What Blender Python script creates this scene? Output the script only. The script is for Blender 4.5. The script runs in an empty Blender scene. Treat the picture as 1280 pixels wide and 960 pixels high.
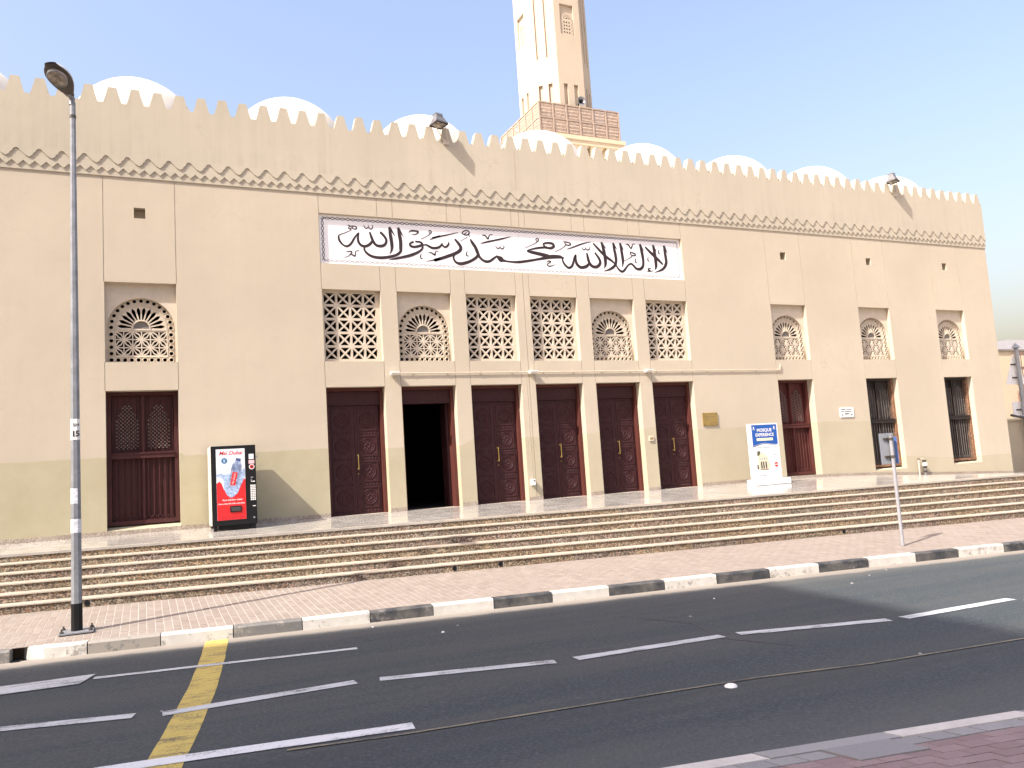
import bpy, bmesh, math, random
from mathutils import Vector, Matrix
random.seed(7)
PI = math.pi
scene = bpy.context.scene
COL = scene.collection

# ------------------------------------------------------------------ camera
cam_d = bpy.data.cameras.new("camera")
cam = bpy.data.objects.new("camera", cam_d)
COL.objects.link(cam)
scene.camera = cam
cam_d.sensor_width = 36.0
cam_d.lens = 36.0 * 1009.09 / 1280.0
cam_d.clip_start = 0.1
cam_d.clip_end = 3000.0
yaw, pitch, roll = math.radians(24.8012), math.radians(5.98746), math.radians(-3.71123)
fwd = Vector((math.sin(yaw) * math.cos(pitch), math.cos(yaw) * math.cos(pitch), math.sin(pitch)))
r0 = Vector((math.cos(yaw), -math.sin(yaw), 0.0))
u0 = r0.cross(fwd)
rt = math.cos(roll) * r0 + math.sin(roll) * u0
up = -math.sin(roll) * r0 + math.cos(roll) * u0
M = Matrix((rt, up, -fwd)).transposed().to_4x4()
M.translation = Vector((0.0, -17.5, 0.78))
cam.matrix_world = M

# ------------------------------------------------------------------ light
SUN = Vector((-1.0, -0.36, 1.09)).normalized()          # towards the sun
elev = math.asin(SUN.z)
azim = math.atan2(SUN.x, SUN.y)
world = bpy.data.worlds.new("World")
scene.world = world
world.use_nodes = True
wn = world.node_tree
bg = wn.nodes["Background"]
sky = wn.nodes.new("ShaderNodeTexSky")
sky.sky_type = 'NISHITA'
sky.sun_disc = False
sky.sun_elevation = elev
sky.sun_rotation = azim
sky.air_density = 1.9
sky.dust_density = 6.0
sky.ozone_density = 4.0
tint = wn.nodes.new("ShaderNodeMix"); tint.data_type = 'RGBA'; tint.blend_type = 'MULTIPLY'
tint.inputs[0].default_value = 1.0; tint.inputs[7].default_value = (1.12, 0.975, 1.02, 1)      # white balance of the hazy sky
wn.links.new(sky.outputs[0], tint.inputs[6]); wn.links.new(tint.outputs[2], bg.inputs[0])
bg.inputs[1].default_value = 0.15
sd = bpy.data.lights.new("sun", 'SUN')
sd.energy = 4.5
sd.angle = math.radians(0.55)
sd.color = (1.0, 0.94, 0.86)
so = bpy.data.objects.new("sun", sd)
COL.objects.link(so)
so.rotation_euler = (-SUN).to_track_quat('-Z', 'Y').to_euler()
so.location = (-30, -30, 60)
scene.view_settings.view_transform = 'Standard'
scene.view_settings.look = 'None'
scene.view_settings.exposure = 1.06
scene.view_settings.gamma = 1.0
scene.view_settings.use_curve_mapping = False
scene.cycles.max_bounces = 6

# ------------------------------------------------------------------ helpers
def tag(o, label=None, cat=None, group=None, kind=None):
    if label: o["label"] = label
    if cat: o["category"] = cat
    if group: o["group"] = group
    if kind: o["kind"] = kind
    return o

def thing(name, label, cat, loc=(0, 0, 0), rz=0.0, group=None):
    o = bpy.data.objects.new(name, None)
    COL.objects.link(o)
    o.empty_display_size = 0.2
    o.location = loc
    o.rotation_euler = (0, 0, rz)
    return tag(o, label, cat, group)

def setting(name, loc=(0, 0, 0)):
    o = bpy.data.objects.new(name, None)
    COL.objects.link(o)
    o.location = loc
    o["kind"] = "structure"
    return o

def world_loc(p):
    v = Vector((0, 0, 0))
    while p is not None:
        v += p.location
        p = p.parent
    return v

def link(name, me, parent=None, loc=None):
    o = bpy.data.objects.new(name, me)
    COL.objects.link(o)
    if parent is not None:
        o.parent = parent
    if loc is not None:
        o.location = Vector(loc) - (world_loc(parent) if parent else Vector((0, 0, 0)))
    return o

def copy_tree(o, loc=None, parent=None, label=None):
    c = o.copy()
    COL.objects.link(c)
    if parent is not None: c.parent = parent
    if loc is not None: c.location = loc
    if label: c["label"] = label
    for ch in o.children:
        copy_tree(ch, parent=c)
    return c

class MB:
    """collects faces; build() links them as one mesh object"""
    def __init__(self):
        self.v = []; self.f = []; self.mi = []; self.cur = 0; self.smooth = []
        self.sm = False
    def face(self, pts):
        n = len(self.v)
        self.v += [tuple(p) for p in pts]
        self.f.append(tuple(range(n, n + len(pts))))
        self.mi.append(self.cur); self.smooth.append(self.sm)
    def mesh(self, vs, fs):
        n = len(self.v)
        self.v += [tuple(p) for p in vs]
        for f in fs:
            self.f.append(tuple(i + n for i in f)); self.mi.append(self.cur); self.smooth.append(self.sm)
    def box(self, x0, x1, y0, y1, z0, z1):
        vs = [(x0, y0, z0), (x1, y0, z0), (x1, y1, z0), (x0, y1, z0), (x0, y0, z1), (x1, y0, z1), (x1, y1, z1), (x0, y1, z1)]
        self.mesh(vs, [(0, 3, 2, 1), (4, 5, 6, 7), (0, 1, 5, 4), (1, 2, 6, 5), (2, 3, 7, 6), (3, 0, 4, 7)])
    def bbox(self, x0, x1, y0, y1, z0, z1, b=0.01):
        """box with chamfered edges"""
        bm = bmesh.new()
        bmesh.ops.create_cube(bm, size=1.0)
        for v in bm.verts:
            v.co = Vector(((x0 + x1) / 2 + v.co.x * (x1 - x0), (y0 + y1) / 2 + v.co.y * (y1 - y0), (z0 + z1) / 2 + v.co.z * (z1 - z0)))
        bmesh.ops.bevel(bm, geom=list(bm.edges), offset=b, segments=2, affect='EDGES', profile=0.5)
        self.from_bm(bm)
    def from_bm(self, bm):
        bm.verts.index_update()
        self.mesh([v.co[:] for v in bm.verts], [[v.index for v in f.verts] for f in bm.faces])
        bm.free()
    def prism(self, pts, y0, y1):
        """polygon in x,z extruded from y0 (front) to y1"""
        n = len(pts)
        a = [(p[0], y0, p[1]) for p in pts]; b = [(p[0], y1, p[1]) for p in pts]
        fs = [tuple(range(n)), tuple(range(2 * n - 1, n - 1, -1))]
        for i in range(n):
            j = (i + 1) % n
            fs.append((i, i + n, j + n, j))
        self.mesh(a + b, fs)
    def hex(self, c):
        """8 corners: bottom 4, top 4"""
        self.mesh(c, [(0, 3, 2, 1), (4, 5, 6, 7), (0, 1, 5, 4), (1, 2, 6, 5), (2, 3, 7, 6), (3, 0, 4, 7)])
    def tube(self, pts, r, n=8, caps=True):
        pts = [Vector(p) for p in pts]
        rr = r if isinstance(r, (list, tuple)) else [r] * len(pts)
        rings = []
        prev = None
        for i, p in enumerate(pts):
            if i == 0: d = pts[1] - p
            elif i == len(pts) - 1: d = p - pts[i - 1]
            else: d = (pts[i + 1] - pts[i - 1])
            d.normalize()
            if prev is None:
                a = d.orthogonal().normalized()
            else:
                a = (prev - d * prev.dot(d)).normalized()
            prev = a
            b = d.cross(a)
            rings.append([p + (a * math.cos(2 * PI * k / n) + b * math.sin(2 * PI * k / n)) * rr[i] for k in range(n)])
        vs = [v for rg in rings for v in rg]
        fs = []
        for i in range(len(pts) - 1):
            for k in range(n):
                k2 = (k + 1) % n
                fs.append((i * n + k, i * n + k2, (i + 1) * n + k2, (i + 1) * n + k))
        if caps:
            fs.append(tuple(range(n - 1, -1, -1)))
            fs.append(tuple(range((len(pts) - 1) * n, len(pts) * n)))
        self.mesh(vs, fs)
    def lathe(self, prof, cx, cy, n=24, cz=0.0, cap=False):
        vs = []; fs = []
        for (r, z) in prof:
            for k in range(n):
                a = 2 * PI * k / n
                vs.append((cx + r * math.cos(a), cy + r * math.sin(a), cz + z))
        for i in range(len(prof) - 1):
            for k in range(n):
                k2 = (k + 1) % n
                fs.append((i * n + k, i * n + k2, (i + 1) * n + k2, (i + 1) * n + k))
        if cap:
            fs.append(tuple(range(n - 1, -1, -1)))
            fs.append(tuple((len(prof) - 1) * n + k for k in range(n)))
        self.mesh(vs, fs)
    def build(self, name, mats, parent=None, smooth=None, recalc=True):
        me = bpy.data.meshes.new(name)
        off = world_loc(parent) if parent is not None else Vector((0, 0, 0))
        me.from_pydata([(v[0] - off.x, v[1] - off.y, v[2] - off.z) for v in self.v], [], self.f)
        if not isinstance(mats, (list, tuple)): mats = [mats]
        for m in mats: me.materials.append(m)
        me.polygons.foreach_set("material_index", self.mi)
        me.polygons.foreach_set("use_smooth", [True] * len(self.f) if smooth else self.smooth)
        if recalc:
            bm = bmesh.new(); bm.from_mesh(me)
            bmesh.ops.remove_doubles(bm, verts=bm.verts, dist=0.00005)
            bmesh.ops.recalc_face_normals(bm, faces=bm.faces)
            bm.to_mesh(me); bm.free()
        me.update()
        return link(name, me, parent)

def interp(x, pts):
    if x <= pts[0][0]: return pts[0][1]
    for (a, va), (b, vb) in zip(pts, pts[1:]):
        if x <= b: return va + (vb - va) * (x - a) / (b - a)
    return pts[-1][1]

# ------------------------------------------------------------------ materials
def new_mat(name):
    m = bpy.data.materials.new(name); m.use_nodes = True
    nt = m.node_tree
    return m, nt, nt.nodes["Principled BSDF"]

def N(nt, t, **kw):
    n = nt.nodes.new(t)
    for k, v in kw.items():
        if k.startswith("i_"):
            n.inputs[k[2:].replace("_", " ")].default_value = v
        else: setattr(n, k, v)
    return n

def coord(nt, scale=(1, 1, 1), space='pos'):
    mp = nt.nodes.new("ShaderNodeMapping")
    mp.inputs["Scale"].default_value = scale
    if space == 'pos':
        g = nt.nodes.new("ShaderNodeNewGeometry"); nt.links.new(g.outputs["Position"], mp.inputs[0])
    else:
        g = nt.nodes.new("ShaderNodeTexCoord"); nt.links.new(g.outputs["Object"], mp.inputs[0])
    return mp.outputs[0]

def noise(nt, vec, scale, detail=4, rough=0.6):
    n = nt.nodes.new("ShaderNodeTexNoise")
    n.inputs["Scale"].default_value = scale; n.inputs["Detail"].default_value = detail
    n.inputs["Roughness"].default_value = rough
    nt.links.new(vec, n.inputs["Vector"])
    return n.outputs["Fac"]

def ramp(nt, fac, stops):
    r = nt.nodes.new("ShaderNodeValToRGB")
    cr = r.color_ramp
    while len(cr.elements) < len(stops): cr.elements.new(0.5)
    for e, (p, c) in zip(cr.elements, stops):
        e.position = p
        e.color = (c, c, c, 1) if isinstance(c, (int, float)) else (c[0], c[1], c[2], 1)
    nt.links.new(fac, r.inputs[0])
    return r.outputs[0]

def mixc(nt, fac, a, b, blend='MIX'):
    m = nt.nodes.new("ShaderNodeMix"); m.data_type = 'RGBA'; m.blend_type = blend
    for sock, v in ((m.inputs[0], fac), (m.inputs[6], a), (m.inputs[7], b)):
        if isinstance(v, (int, float)): sock.default_value = v
        elif isinstance(v, tuple): sock.default_value = (v[0], v[1], v[2], 1)
        else: nt.links.new(v, sock)
    return m.outputs[2]

def math_n(nt, op, a, b=None, clamp=False):
    m = nt.nodes.new("ShaderNodeMath"); m.operation = op; m.use_clamp = clamp
    for s, v in zip(m.inputs, (a, b)):
        if v is None: continue
        if isinstance(v, (int, float)): s.default_value = v
        else: nt.links.new(v, s)
    return m.outputs[0]

def bump(nt, bsdf, h, strength=0.3, dist=0.01):
    b = nt.nodes.new("ShaderNodeBump")
    b.inputs["Strength"].default_value = strength; b.inputs["Distance"].default_value = dist
    nt.links.new(h, b.inputs["Height"]); nt.links.new(b.outputs[0], bsdf.inputs["Normal"])

def mat_simple(name, col, rough=0.6, metal=0.0, var=0.12, scale=6.0, bmp=0.0, bscale=60, spec=None, space='obj'):
    m, nt, b = new_mat(name)
    v = coord(nt, space=space)
    f = noise(nt, v, scale, 5)
    lo = tuple(max(0, c * (1 - var)) for c in col); hi = tuple(min(1, c * (1 + var)) for c in col)
    c = ramp(nt, f, [(0.3, lo), (0.7, hi)])
    nt.links.new(c, b.inputs["Base Color"])
    b.inputs["Roughness"].default_value = rough; b.inputs["Metallic"].default_value = metal
    if spec is not None: b.inputs["Specular IOR Level"].default_value = spec
    if bmp > 0: bump(nt, b, noise(nt, v, bscale, 3), bmp, 0.005)
    return m

def mat_plaster(name, base, patch=None, streak=True):
    m, nt, b = new_mat(name)
    v = coord(nt)
    big = noise(nt, v, 0.35, 5, 0.55)
    c = mixc(nt, ramp(nt, big, [(0.35, 0.0), (0.68, 1.0)]), tuple(x * 0.93 for x in base), tuple(x * 1.035 for x in base))
    med = noise(nt, v, 3.2, 6, 0.65)
    c = mixc(nt, ramp(nt, med, [(0.52, 0.0), (0.8, 0.34)]), c, tuple(x * 0.85 for x in base))
    if streak:
        sv = coord(nt, (7.0, 7.0, 0.35))
        s = noise(nt, sv, 1.0, 5, 0.6)
        g = nt.nodes.new("ShaderNodeNewGeometry"); sp = nt.nodes.new("ShaderNodeSeparateXYZ")
        nt.links.new(g.outputs["Position"], sp.inputs[0])
        z = sp.outputs[2]
        # run-off marks: stronger just over the frieze and below the parapet
        za = ramp(nt, math_n(nt, 'DIVIDE', z, 10.0), [(0.0, 0.16), (0.45, 0.12), (0.757, 0.16), (0.762, 1.0), (0.80, 0.35), (0.86, 0.5), (0.9, 0.6)])
        f = math_n(nt, 'MULTIPLY', ramp(nt, s, [(0.48, 0.0), (0.75, 0.5)]), za)
        c = mixc(nt, f, c, tuple(x * y for x, y in zip(base, (0.70, 0.68, 0.66))))
        if patch:
            nz = noise(nt, coord(nt, (0.8, 0.8, 0.2)), 1.6, 3)
            x = sp.outputs[0]
            lim = ramp(nt, math_n(nt, 'DIVIDE', math_n(nt, 'ADD', x, 10.0), 40.0),
                       [(0.0, 0.70), (0.262, 0.70), (0.2625, 0.735), (0.2665, 0.735), (0.267, 0.69), (0.34, 0.69), (0.343, 0.66), (0.42, 0.66), (0.425, 0.74), (0.47, 0.70), (0.56, 0.76), (0.59, 0.70), (0.70, 0.73), (0.758, 0.70), (0.772, 0.20), (0.83, 0.12), (1.0, 0.1)])
            # ramp() uses linear stops; height limit = value * 2.2
            lz = math_n(nt, 'MULTIPLY', lim, 2.15)
            d = math_n(nt, 'SUBTRACT', lz, math_n(nt, 'ADD', z, math_n(nt, 'MULTIPLY', math_n(nt, 'SUBTRACT', nz, 0.5), 0.06)))
            pf = math_n(nt, 'MULTIPLY', d, 40.0, clamp=True)
            blot = noise(nt, v, 1.3, 5, 0.6)
            pc = mixc(nt, ramp(nt, blot, [(0.35, 0.0), (0.75, 1.0)]), patch, tuple(x * y for x, y in zip(patch, (0.86, 0.84, 0.78))))
            low = noise(nt, coord(nt, (1.0, 1.0, 2.5)), 2.2, 6, 0.7)
            pc = mixc(nt, ramp(nt, low, [(0.6, 0.0), (0.8, 0.35)]), pc, tuple(x * 0.72 for x in patch))
            fade = ramp(nt, math_n(nt, 'DIVIDE', math_n(nt, 'ADD', x, 10.0), 40.0), [(0.0, 0.88), (0.33, 0.8), (0.45, 0.5), (1.0, 0.45)])
            c = mixc(nt, math_n(nt, 'MULTIPLY', pf, fade), c, pc)
    # hairline cracks
    vo = N(nt, "ShaderNodeTexVoronoi", feature='DISTANCE_TO_EDGE')
    vo.inputs["Scale"].default_value = 0.45
    dv = nt.nodes.new("ShaderNodeVectorMath"); dv.operation = 'ADD'
    nn = nt.nodes.new("ShaderNodeTexNoise"); nn.inputs["Scale"].default_value = 2.0
    nt.links.new(v, nn.inputs["Vector"]); nt.links.new(v, dv.inputs[0]); nt.links.new(nn.outputs["Color"], dv.inputs[1])
    nt.links.new(dv.outputs[0], vo.inputs["Vector"])
    cr = ramp(nt, vo.outputs["Distance"], [(0.0, 0.18), (0.006, 0.0)])
    cr = math_n(nt, 'MULTIPLY', cr, ramp(nt, big, [(0.5, 0.0), (0.6, 1.0)]))
    c = mixc(nt, cr, c, tuple(x * 0.5 for x in base))
    nt.links.new(c, b.inputs["Base Color"])
    b.inputs["Roughness"].default_value = 0.92
    b.inputs["Specular IOR Level"].default_value = 0.2
    h = math_n(nt, 'ADD', noise(nt, v, 55, 4), math_n(nt, 'MULTIPLY', noise(nt, v, 2.2, 3), 2.0))
    bump(nt, b, h, 0.28, 0.012)
    return m

WALLC = (0.480, 0.420, 0.325)
M_wall = mat_plaster("painted_plaster", WALLC, patch=(0.400, 0.362, 0.242))
M_wall2 = mat_plaster("parapet_plaster", (0.450, 0.405, 0.318))
M_tower = mat_plaster("tower_plaster", (0.46, 0.39, 0.30), streak=False)
M_screen = mat_simple("cast_screen", (0.52, 0.45, 0.355), 0.85, var=0.08, bmp=0.2)
M_white = mat_simple("dome_white", (0.60, 0.565, 0.50), 0.8, var=0.12, scale=1.6, bmp=0.1)
M_wood = None
def mat_wood(name, col, rough=0.62):
    m, nt, b = new_mat(name)
    v = coord(nt, (30, 30, 1.6), 'obj')
    f = noise(nt, v, 1.0, 6, 0.65)
    c = ramp(nt, f, [(0.25, tuple(x * 0.7 for x in col)), (0.75, tuple(min(1, x * 1.25) for x in col))])
    d = noise(nt, coord(nt, space='obj'), 2.0, 5)
    c = mixc(nt, ramp(nt, d, [(0.55, 0.0), (0.85, 0.12)]), c, (0.20, 0.15, 0.12))
    nt.links.new(c, b.inputs["Base Color"])
    b.inputs["Roughness"].default_value = rough
    b.inputs["Specular IOR Level"].default_value = 0.25
    bump(nt, b, f, 0.15, 0.003)
    return m
M_door = mat_wood("carved_door_wood", (0.044, 0.013, 0.015))
M_doorf = mat_wood("door_frame_wood", (0.085, 0.024, 0.019))
M_grille = mat_wood("shutter_wood", (0.058, 0.017, 0.017))
M_grille2 = mat_wood("red_shutter_wood", (0.085, 0.023, 0.020))
M_blackm = mat_wood("weathered_black_wood", (0.028, 0.022, 0.020), 0.55)
M_rust = mat_simple("peeling_rusty_wood", (0.19, 0.10, 0.055), 0.8, var=0.6, scale=14, bmp=0.4)
M_greybar = mat_simple("dusty_grey_bar", (0.115, 0.10, 0.092), 0.6, var=0.3)
M_bead = mat_simple("lattice_bead", (0.22, 0.18, 0.16), 0.4)
M_brass = mat_simple("brass", (0.50, 0.36, 0.13), 0.32, metal=0.85, var=0.15)
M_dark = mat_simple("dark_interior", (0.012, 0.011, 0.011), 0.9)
M_black = mat_simple("black_plastic", (0.010, 0.010, 0.011), 0.5, spec=0.2)
M_ink = mat_simple("ink_maroon", (0.022, 0.010, 0.011), 0.5, var=0.3, scale=3)
M_inkb = mat_simple("print_black", (0.03, 0.03, 0.03), 0.6)
M_inkg = mat_simple("print_grey", (0.30, 0.31, 0.33), 0.6)
M_conduit = mat_simple("painted_conduit", (0.52, 0.45, 0.36), 0.6)
M_pvc = mat_simple("white_plastic", (0.78, 0.77, 0.74), 0.4, var=0.05)
M_red = mat_simple("red_print", (0.62, 0.018, 0.022), 0.35, var=0.1)
M_blue = mat_simple("blue_print", (0.012, 0.085, 0.34), 0.35, var=0.06)
M_lblue = mat_simple("splash_print", (0.32, 0.42, 0.60), 0.35, var=0.5, scale=22)
M_bott = mat_simple("bottle_print", (0.25, 0.31, 0.45), 0.3, var=0.7, scale=16)
M_poster = mat_simple("poster_white", (0.70, 0.72, 0.76), 0.35, var=0.06)
M_banner = mat_simple("banner_white", (0.70, 0.70, 0.70), 0.45, var=0.02)
M_mach = mat_simple("machine_side", (0.50, 0.475, 0.42), 0.45, var=0.05)
M_galv = mat_simple("galvanised_steel", (0.22, 0.23, 0.245), 0.5, metal=0.25, var=0.22, scale=9)
M_lampd = mat_simple("lamp_underside", (0.060, 0.050, 0.040), 0.5)
M_lamptop = mat_simple("lamp_top", (0.62, 0.61, 0.60), 0.45)
M_sticker = mat_simple("worn_sticker", (0.62, 0.63, 0.66), 0.6, var=0.35, scale=40)
M_rail = mat_simple("balcony_lattice", (0.34, 0.262, 0.205), 0.75, var=0.12)
M_slab = mat_simple("balcony_slab", (0.56, 0.46, 0.32), 0.85, var=0.05)
M_bgwall = mat_simple("house_plaster", (0.52, 0.44, 0.31), 0.9, var=0.06, scale=1)
M_bgroof = mat_simple("house_roof", (0.20, 0.19, 0.185), 0.85, var=0.08)
M_bgwood = mat_simple("brown_screen", (0.20, 0.13, 0.10), 0.7)
M_gwall = mat_simple("garden_wall_plaster", (0.42, 0.36, 0.26), 0.9, var=0.08, scale=1.2)
M_cast = mat_simple("dark_grey_casting", (0.13, 0.13, 0.135), 0.6, var=0.1)
M_greyp = mat_simple("grey_paint", (0.27, 0.285, 0.30), 0.5, var=0.08)
M_bluebk = mat_simple("blue_sign_face", (0.05, 0.11, 0.30), 0.4)

def mat_glass():
    m, nt, b = new_mat("lamp_glass")
    v = coord(nt, space='obj')
    c = ramp(nt, noise(nt, v, 9, 4), [(0.3, (0.10, 0.08, 0.06)), (0.7, (0.42, 0.37, 0.31))])
    nt.links.new(c, b.inputs["Base Color"])
    b.inputs["Roughness"].default_value = 0.12
    return m
M_lens = mat_glass()

def mat_window():
    m, nt, b = new_mat("window_glass")
    b.inputs["Base Color"].default_value = (0.03, 0.035, 0.04, 1)
    b.inputs["Roughness"].default_value = 0.06
    return m
M_glass = mat_window()

def mat_chips(name, lo, mid, hi, tint=True, sc=55):
    """exposed stone chips of the step risers"""
    m, nt, b = new_mat(name)
    v = coord(nt)
    vo = N(nt, "ShaderNodeTexVoronoi"); vo.inputs["Scale"].default_value = sc
    nt.links.new(v, vo.inputs["Vector"])
    sp = nt.nodes.new("ShaderNodeSeparateColor"); nt.links.new(vo.outputs["Color"], sp.inputs[0])
    c = ramp(nt, sp.outputs[0], [(0.0, lo), (0.28, tuple(x * 0.55 for x in mid)), (0.5, mid), (0.74, tuple(x * 1.4 for x in mid)), (0.86, hi), (1.0, hi)])
    c = mixc(nt, ramp(nt, sp.outputs[1], [(0.8, 0.0), (1.0, 0.8)]), c, (0.35, 0.20, 0.11))
    big = noise(nt, v, 0.9, 4)
    c = mixc(nt, ramp(nt, big, [(0.35, 0.0), (0.7, 0.5)]), c, (0.42, 0.33, 0.19), 'MULTIPLY')
    if tint:
        oi = nt.nodes.new("ShaderNodeObjectInfo")
        t = ramp(nt, oi.outputs["Random"], [(0.0, (0.92, 0.86, 0.86)), (0.35, (1.0, 0.96, 0.86)), (0.6, (1.08, 0.98, 0.80)), (0.8, (1.0, 0.9, 0.88)), (1.0, (0.86, 0.86, 0.84))])
        c = mixc(nt, 1.0, c, t, 'MULTIPLY')
    dk = noise(nt, coord(nt, (1, 1, 2)), 0.8, 5, 0.7)
    c = mixc(nt, ramp(nt, dk, [(0.66, 0.0), (0.76, 0.55)]), c, (0.06, 0.05, 0.045))
    nt.links.new(c, b.inputs["Base Color"]); b.inputs["Roughness"].default_value = 0.75
    bump(nt, b, vo.outputs["Distance"], 0.5, 0.006)
    return m
M_chips = mat_chips("pebble_dash_riser", (0.042, 0.034, 0.029), (0.160, 0.135, 0.106), (0.38, 0.345, 0.29))
M_plinth = mat_chips("terrazzo_plinth", (0.20, 0.165, 0.14), (0.36, 0.31, 0.26), (0.50, 0.45, 0.38), tint=False, sc=110)

def mat_tread():
    m, nt, b = new_mat("cream_tread_stone")
    v = coord(nt)
    c = ramp(nt, noise(nt, v, 5, 6), [(0.3, (0.34, 0.295, 0.235)), (0.7, (0.44, 0.385, 0.31))])
    c = mixc(nt, ramp(nt, noise(nt, v, 1.1, 5), [(0.5, 0.0), (0.75, 0.35)]), c, (0.26, 0.215, 0.17))
    nt.links.new(c, b.inputs["Base Color"]); b.inputs["Roughness"].default_value = 0.6
    return m
M_tread = mat_tread()

def mat_marble():
    m, nt, b = new_mat("polished_plaza_stone")
    v = coord(nt)
    oi = nt.nodes.new("ShaderNodeObjectInfo")
    c = ramp(nt, noise(nt, v, 2.5, 7, 0.65), [(0.3, (0.27, 0.255, 0.23)), (0.7, (0.40, 0.38, 0.345))])
    c = mixc(nt, 1.0, c, ramp(nt, oi.outputs["Random"], [(0, 0.88), (1, 1.1)]), 'MULTIPLY')
    nt.links.new(c, b.inputs["Base Color"])
    r = ramp(nt, noise(nt, v, 1.8, 4), [(0.3, 0.10), (0.75, 0.24)])
    nt.links.new(r, b.inputs["Roughness"])
    return m
M_marble = mat_marble()

def mat_paver(name, cols, dirt, island=True):
    m, nt, b = new_mat(name)
    v = coord(nt)
    if island:
        g = nt.nodes.new("ShaderNodeNewGeometry"); rnd = g.outputs["Random Per Island"]
    else:
        oi = nt.nodes.new("ShaderNodeObjectInfo"); rnd = oi.outputs["Random"]
    n = len(cols)
    c = ramp(nt, rnd, [(i / (n - 1), cc) for i, cc in enumerate(cols)])
    c = mixc(nt, ramp(nt, noise(nt, v, 60, 3), [(0.4, 0.0), (0.8, 0.35)]), c, tuple(x * 0.6 for x in cols[0]))
    c = mixc(nt, ramp(nt, noise(nt, v, 0.7, 5, 0.7), [(0.45, 0.0), (0.75, 0.5)]), c, dirt)
    nt.links.new(c, b.inputs["Base Color"]); b.inputs["Roughness"].default_value = 0.88
    bump(nt, b, noise(nt, v, 150, 3), 0.3, 0.003)
    return m
M_paver = mat_paver("pink_concrete_paver", [(0.205, 0.168, 0.138), (0.238, 0.197, 0.164), (0.225, 0.188, 0.158), (0.262, 0.220, 0.186)], (0.255, 0.222, 0.182))
M_paver2 = mat_paver("red_concrete_paver", [(0.20, 0.14, 0.135), (0.23, 0.165, 0.16), (0.255, 0.19, 0.182)], (0.24, 0.20, 0.195), island=False)
M_pavergrey = mat_paver("grey_concrete_slab", [(0.215, 0.213, 0.21), (0.25, 0.248, 0.242), (0.29, 0.287, 0.28)], (0.20, 0.185, 0.18), island=False)
M_sand = mat_simple("joint_sand", (0.46, 0.41, 0.355), 0.95, var=0.15, scale=20, space='pos')
M_ground = mat_simple("sandy_ground", (0.42, 0.34, 0.25), 0.95, var=0.2, scale=0.6, space='pos')

def mat_kerb(name, paint, under, wear):
    m, nt, b = new_mat(name)
    v = coord(nt)
    oi = nt.nodes.new("ShaderNodeObjectInfo")
    n1 = noise(nt, v, 13, 8, 0.72)
    n2 = noise(nt, v, 2.3, 4, 0.6)
    w = math_n(nt, 'ADD', math_n(nt, 'MULTIPLY', n1, 0.6), math_n(nt, 'MULTIPLY', n2, 0.4))
    w = math_n(nt, 'ADD', w, math_n(nt, 'MULTIPLY', math_n(nt, 'SUBTRACT', oi.outputs["Random"], 0.5), 0.12))
    f = ramp(nt, w, [(wear, 0.0), (wear + 0.05, 1.0)])
    c = mixc(nt, f, paint, under)
    c = mixc(nt, ramp(nt, noise(nt, v, 5, 4), [(0.4, 0.0), (0.8, 0.5)]), c, (0.25, 0.225, 0.19))
    nt.links.new(c, b.inputs["Base Color"]); b.inputs["Roughness"].default_value = 0.7
    bump(nt, b, n1, 0.5, 0.006)
    return m
M_kwhite = mat_kerb("white_kerb_paint", (0.52, 0.50, 0.45), (0.27, 0.25, 0.22), 0.56)
M_kblack = mat_kerb("black_kerb_paint", (0.028, 0.030, 0.034), (0.12, 0.115, 0.108), 0.60)
M_kgrey = mat_kerb("faded_black_kerb_paint", (0.12, 0.118, 0.112), (0.26, 0.235, 0.20), 0.49)

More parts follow.
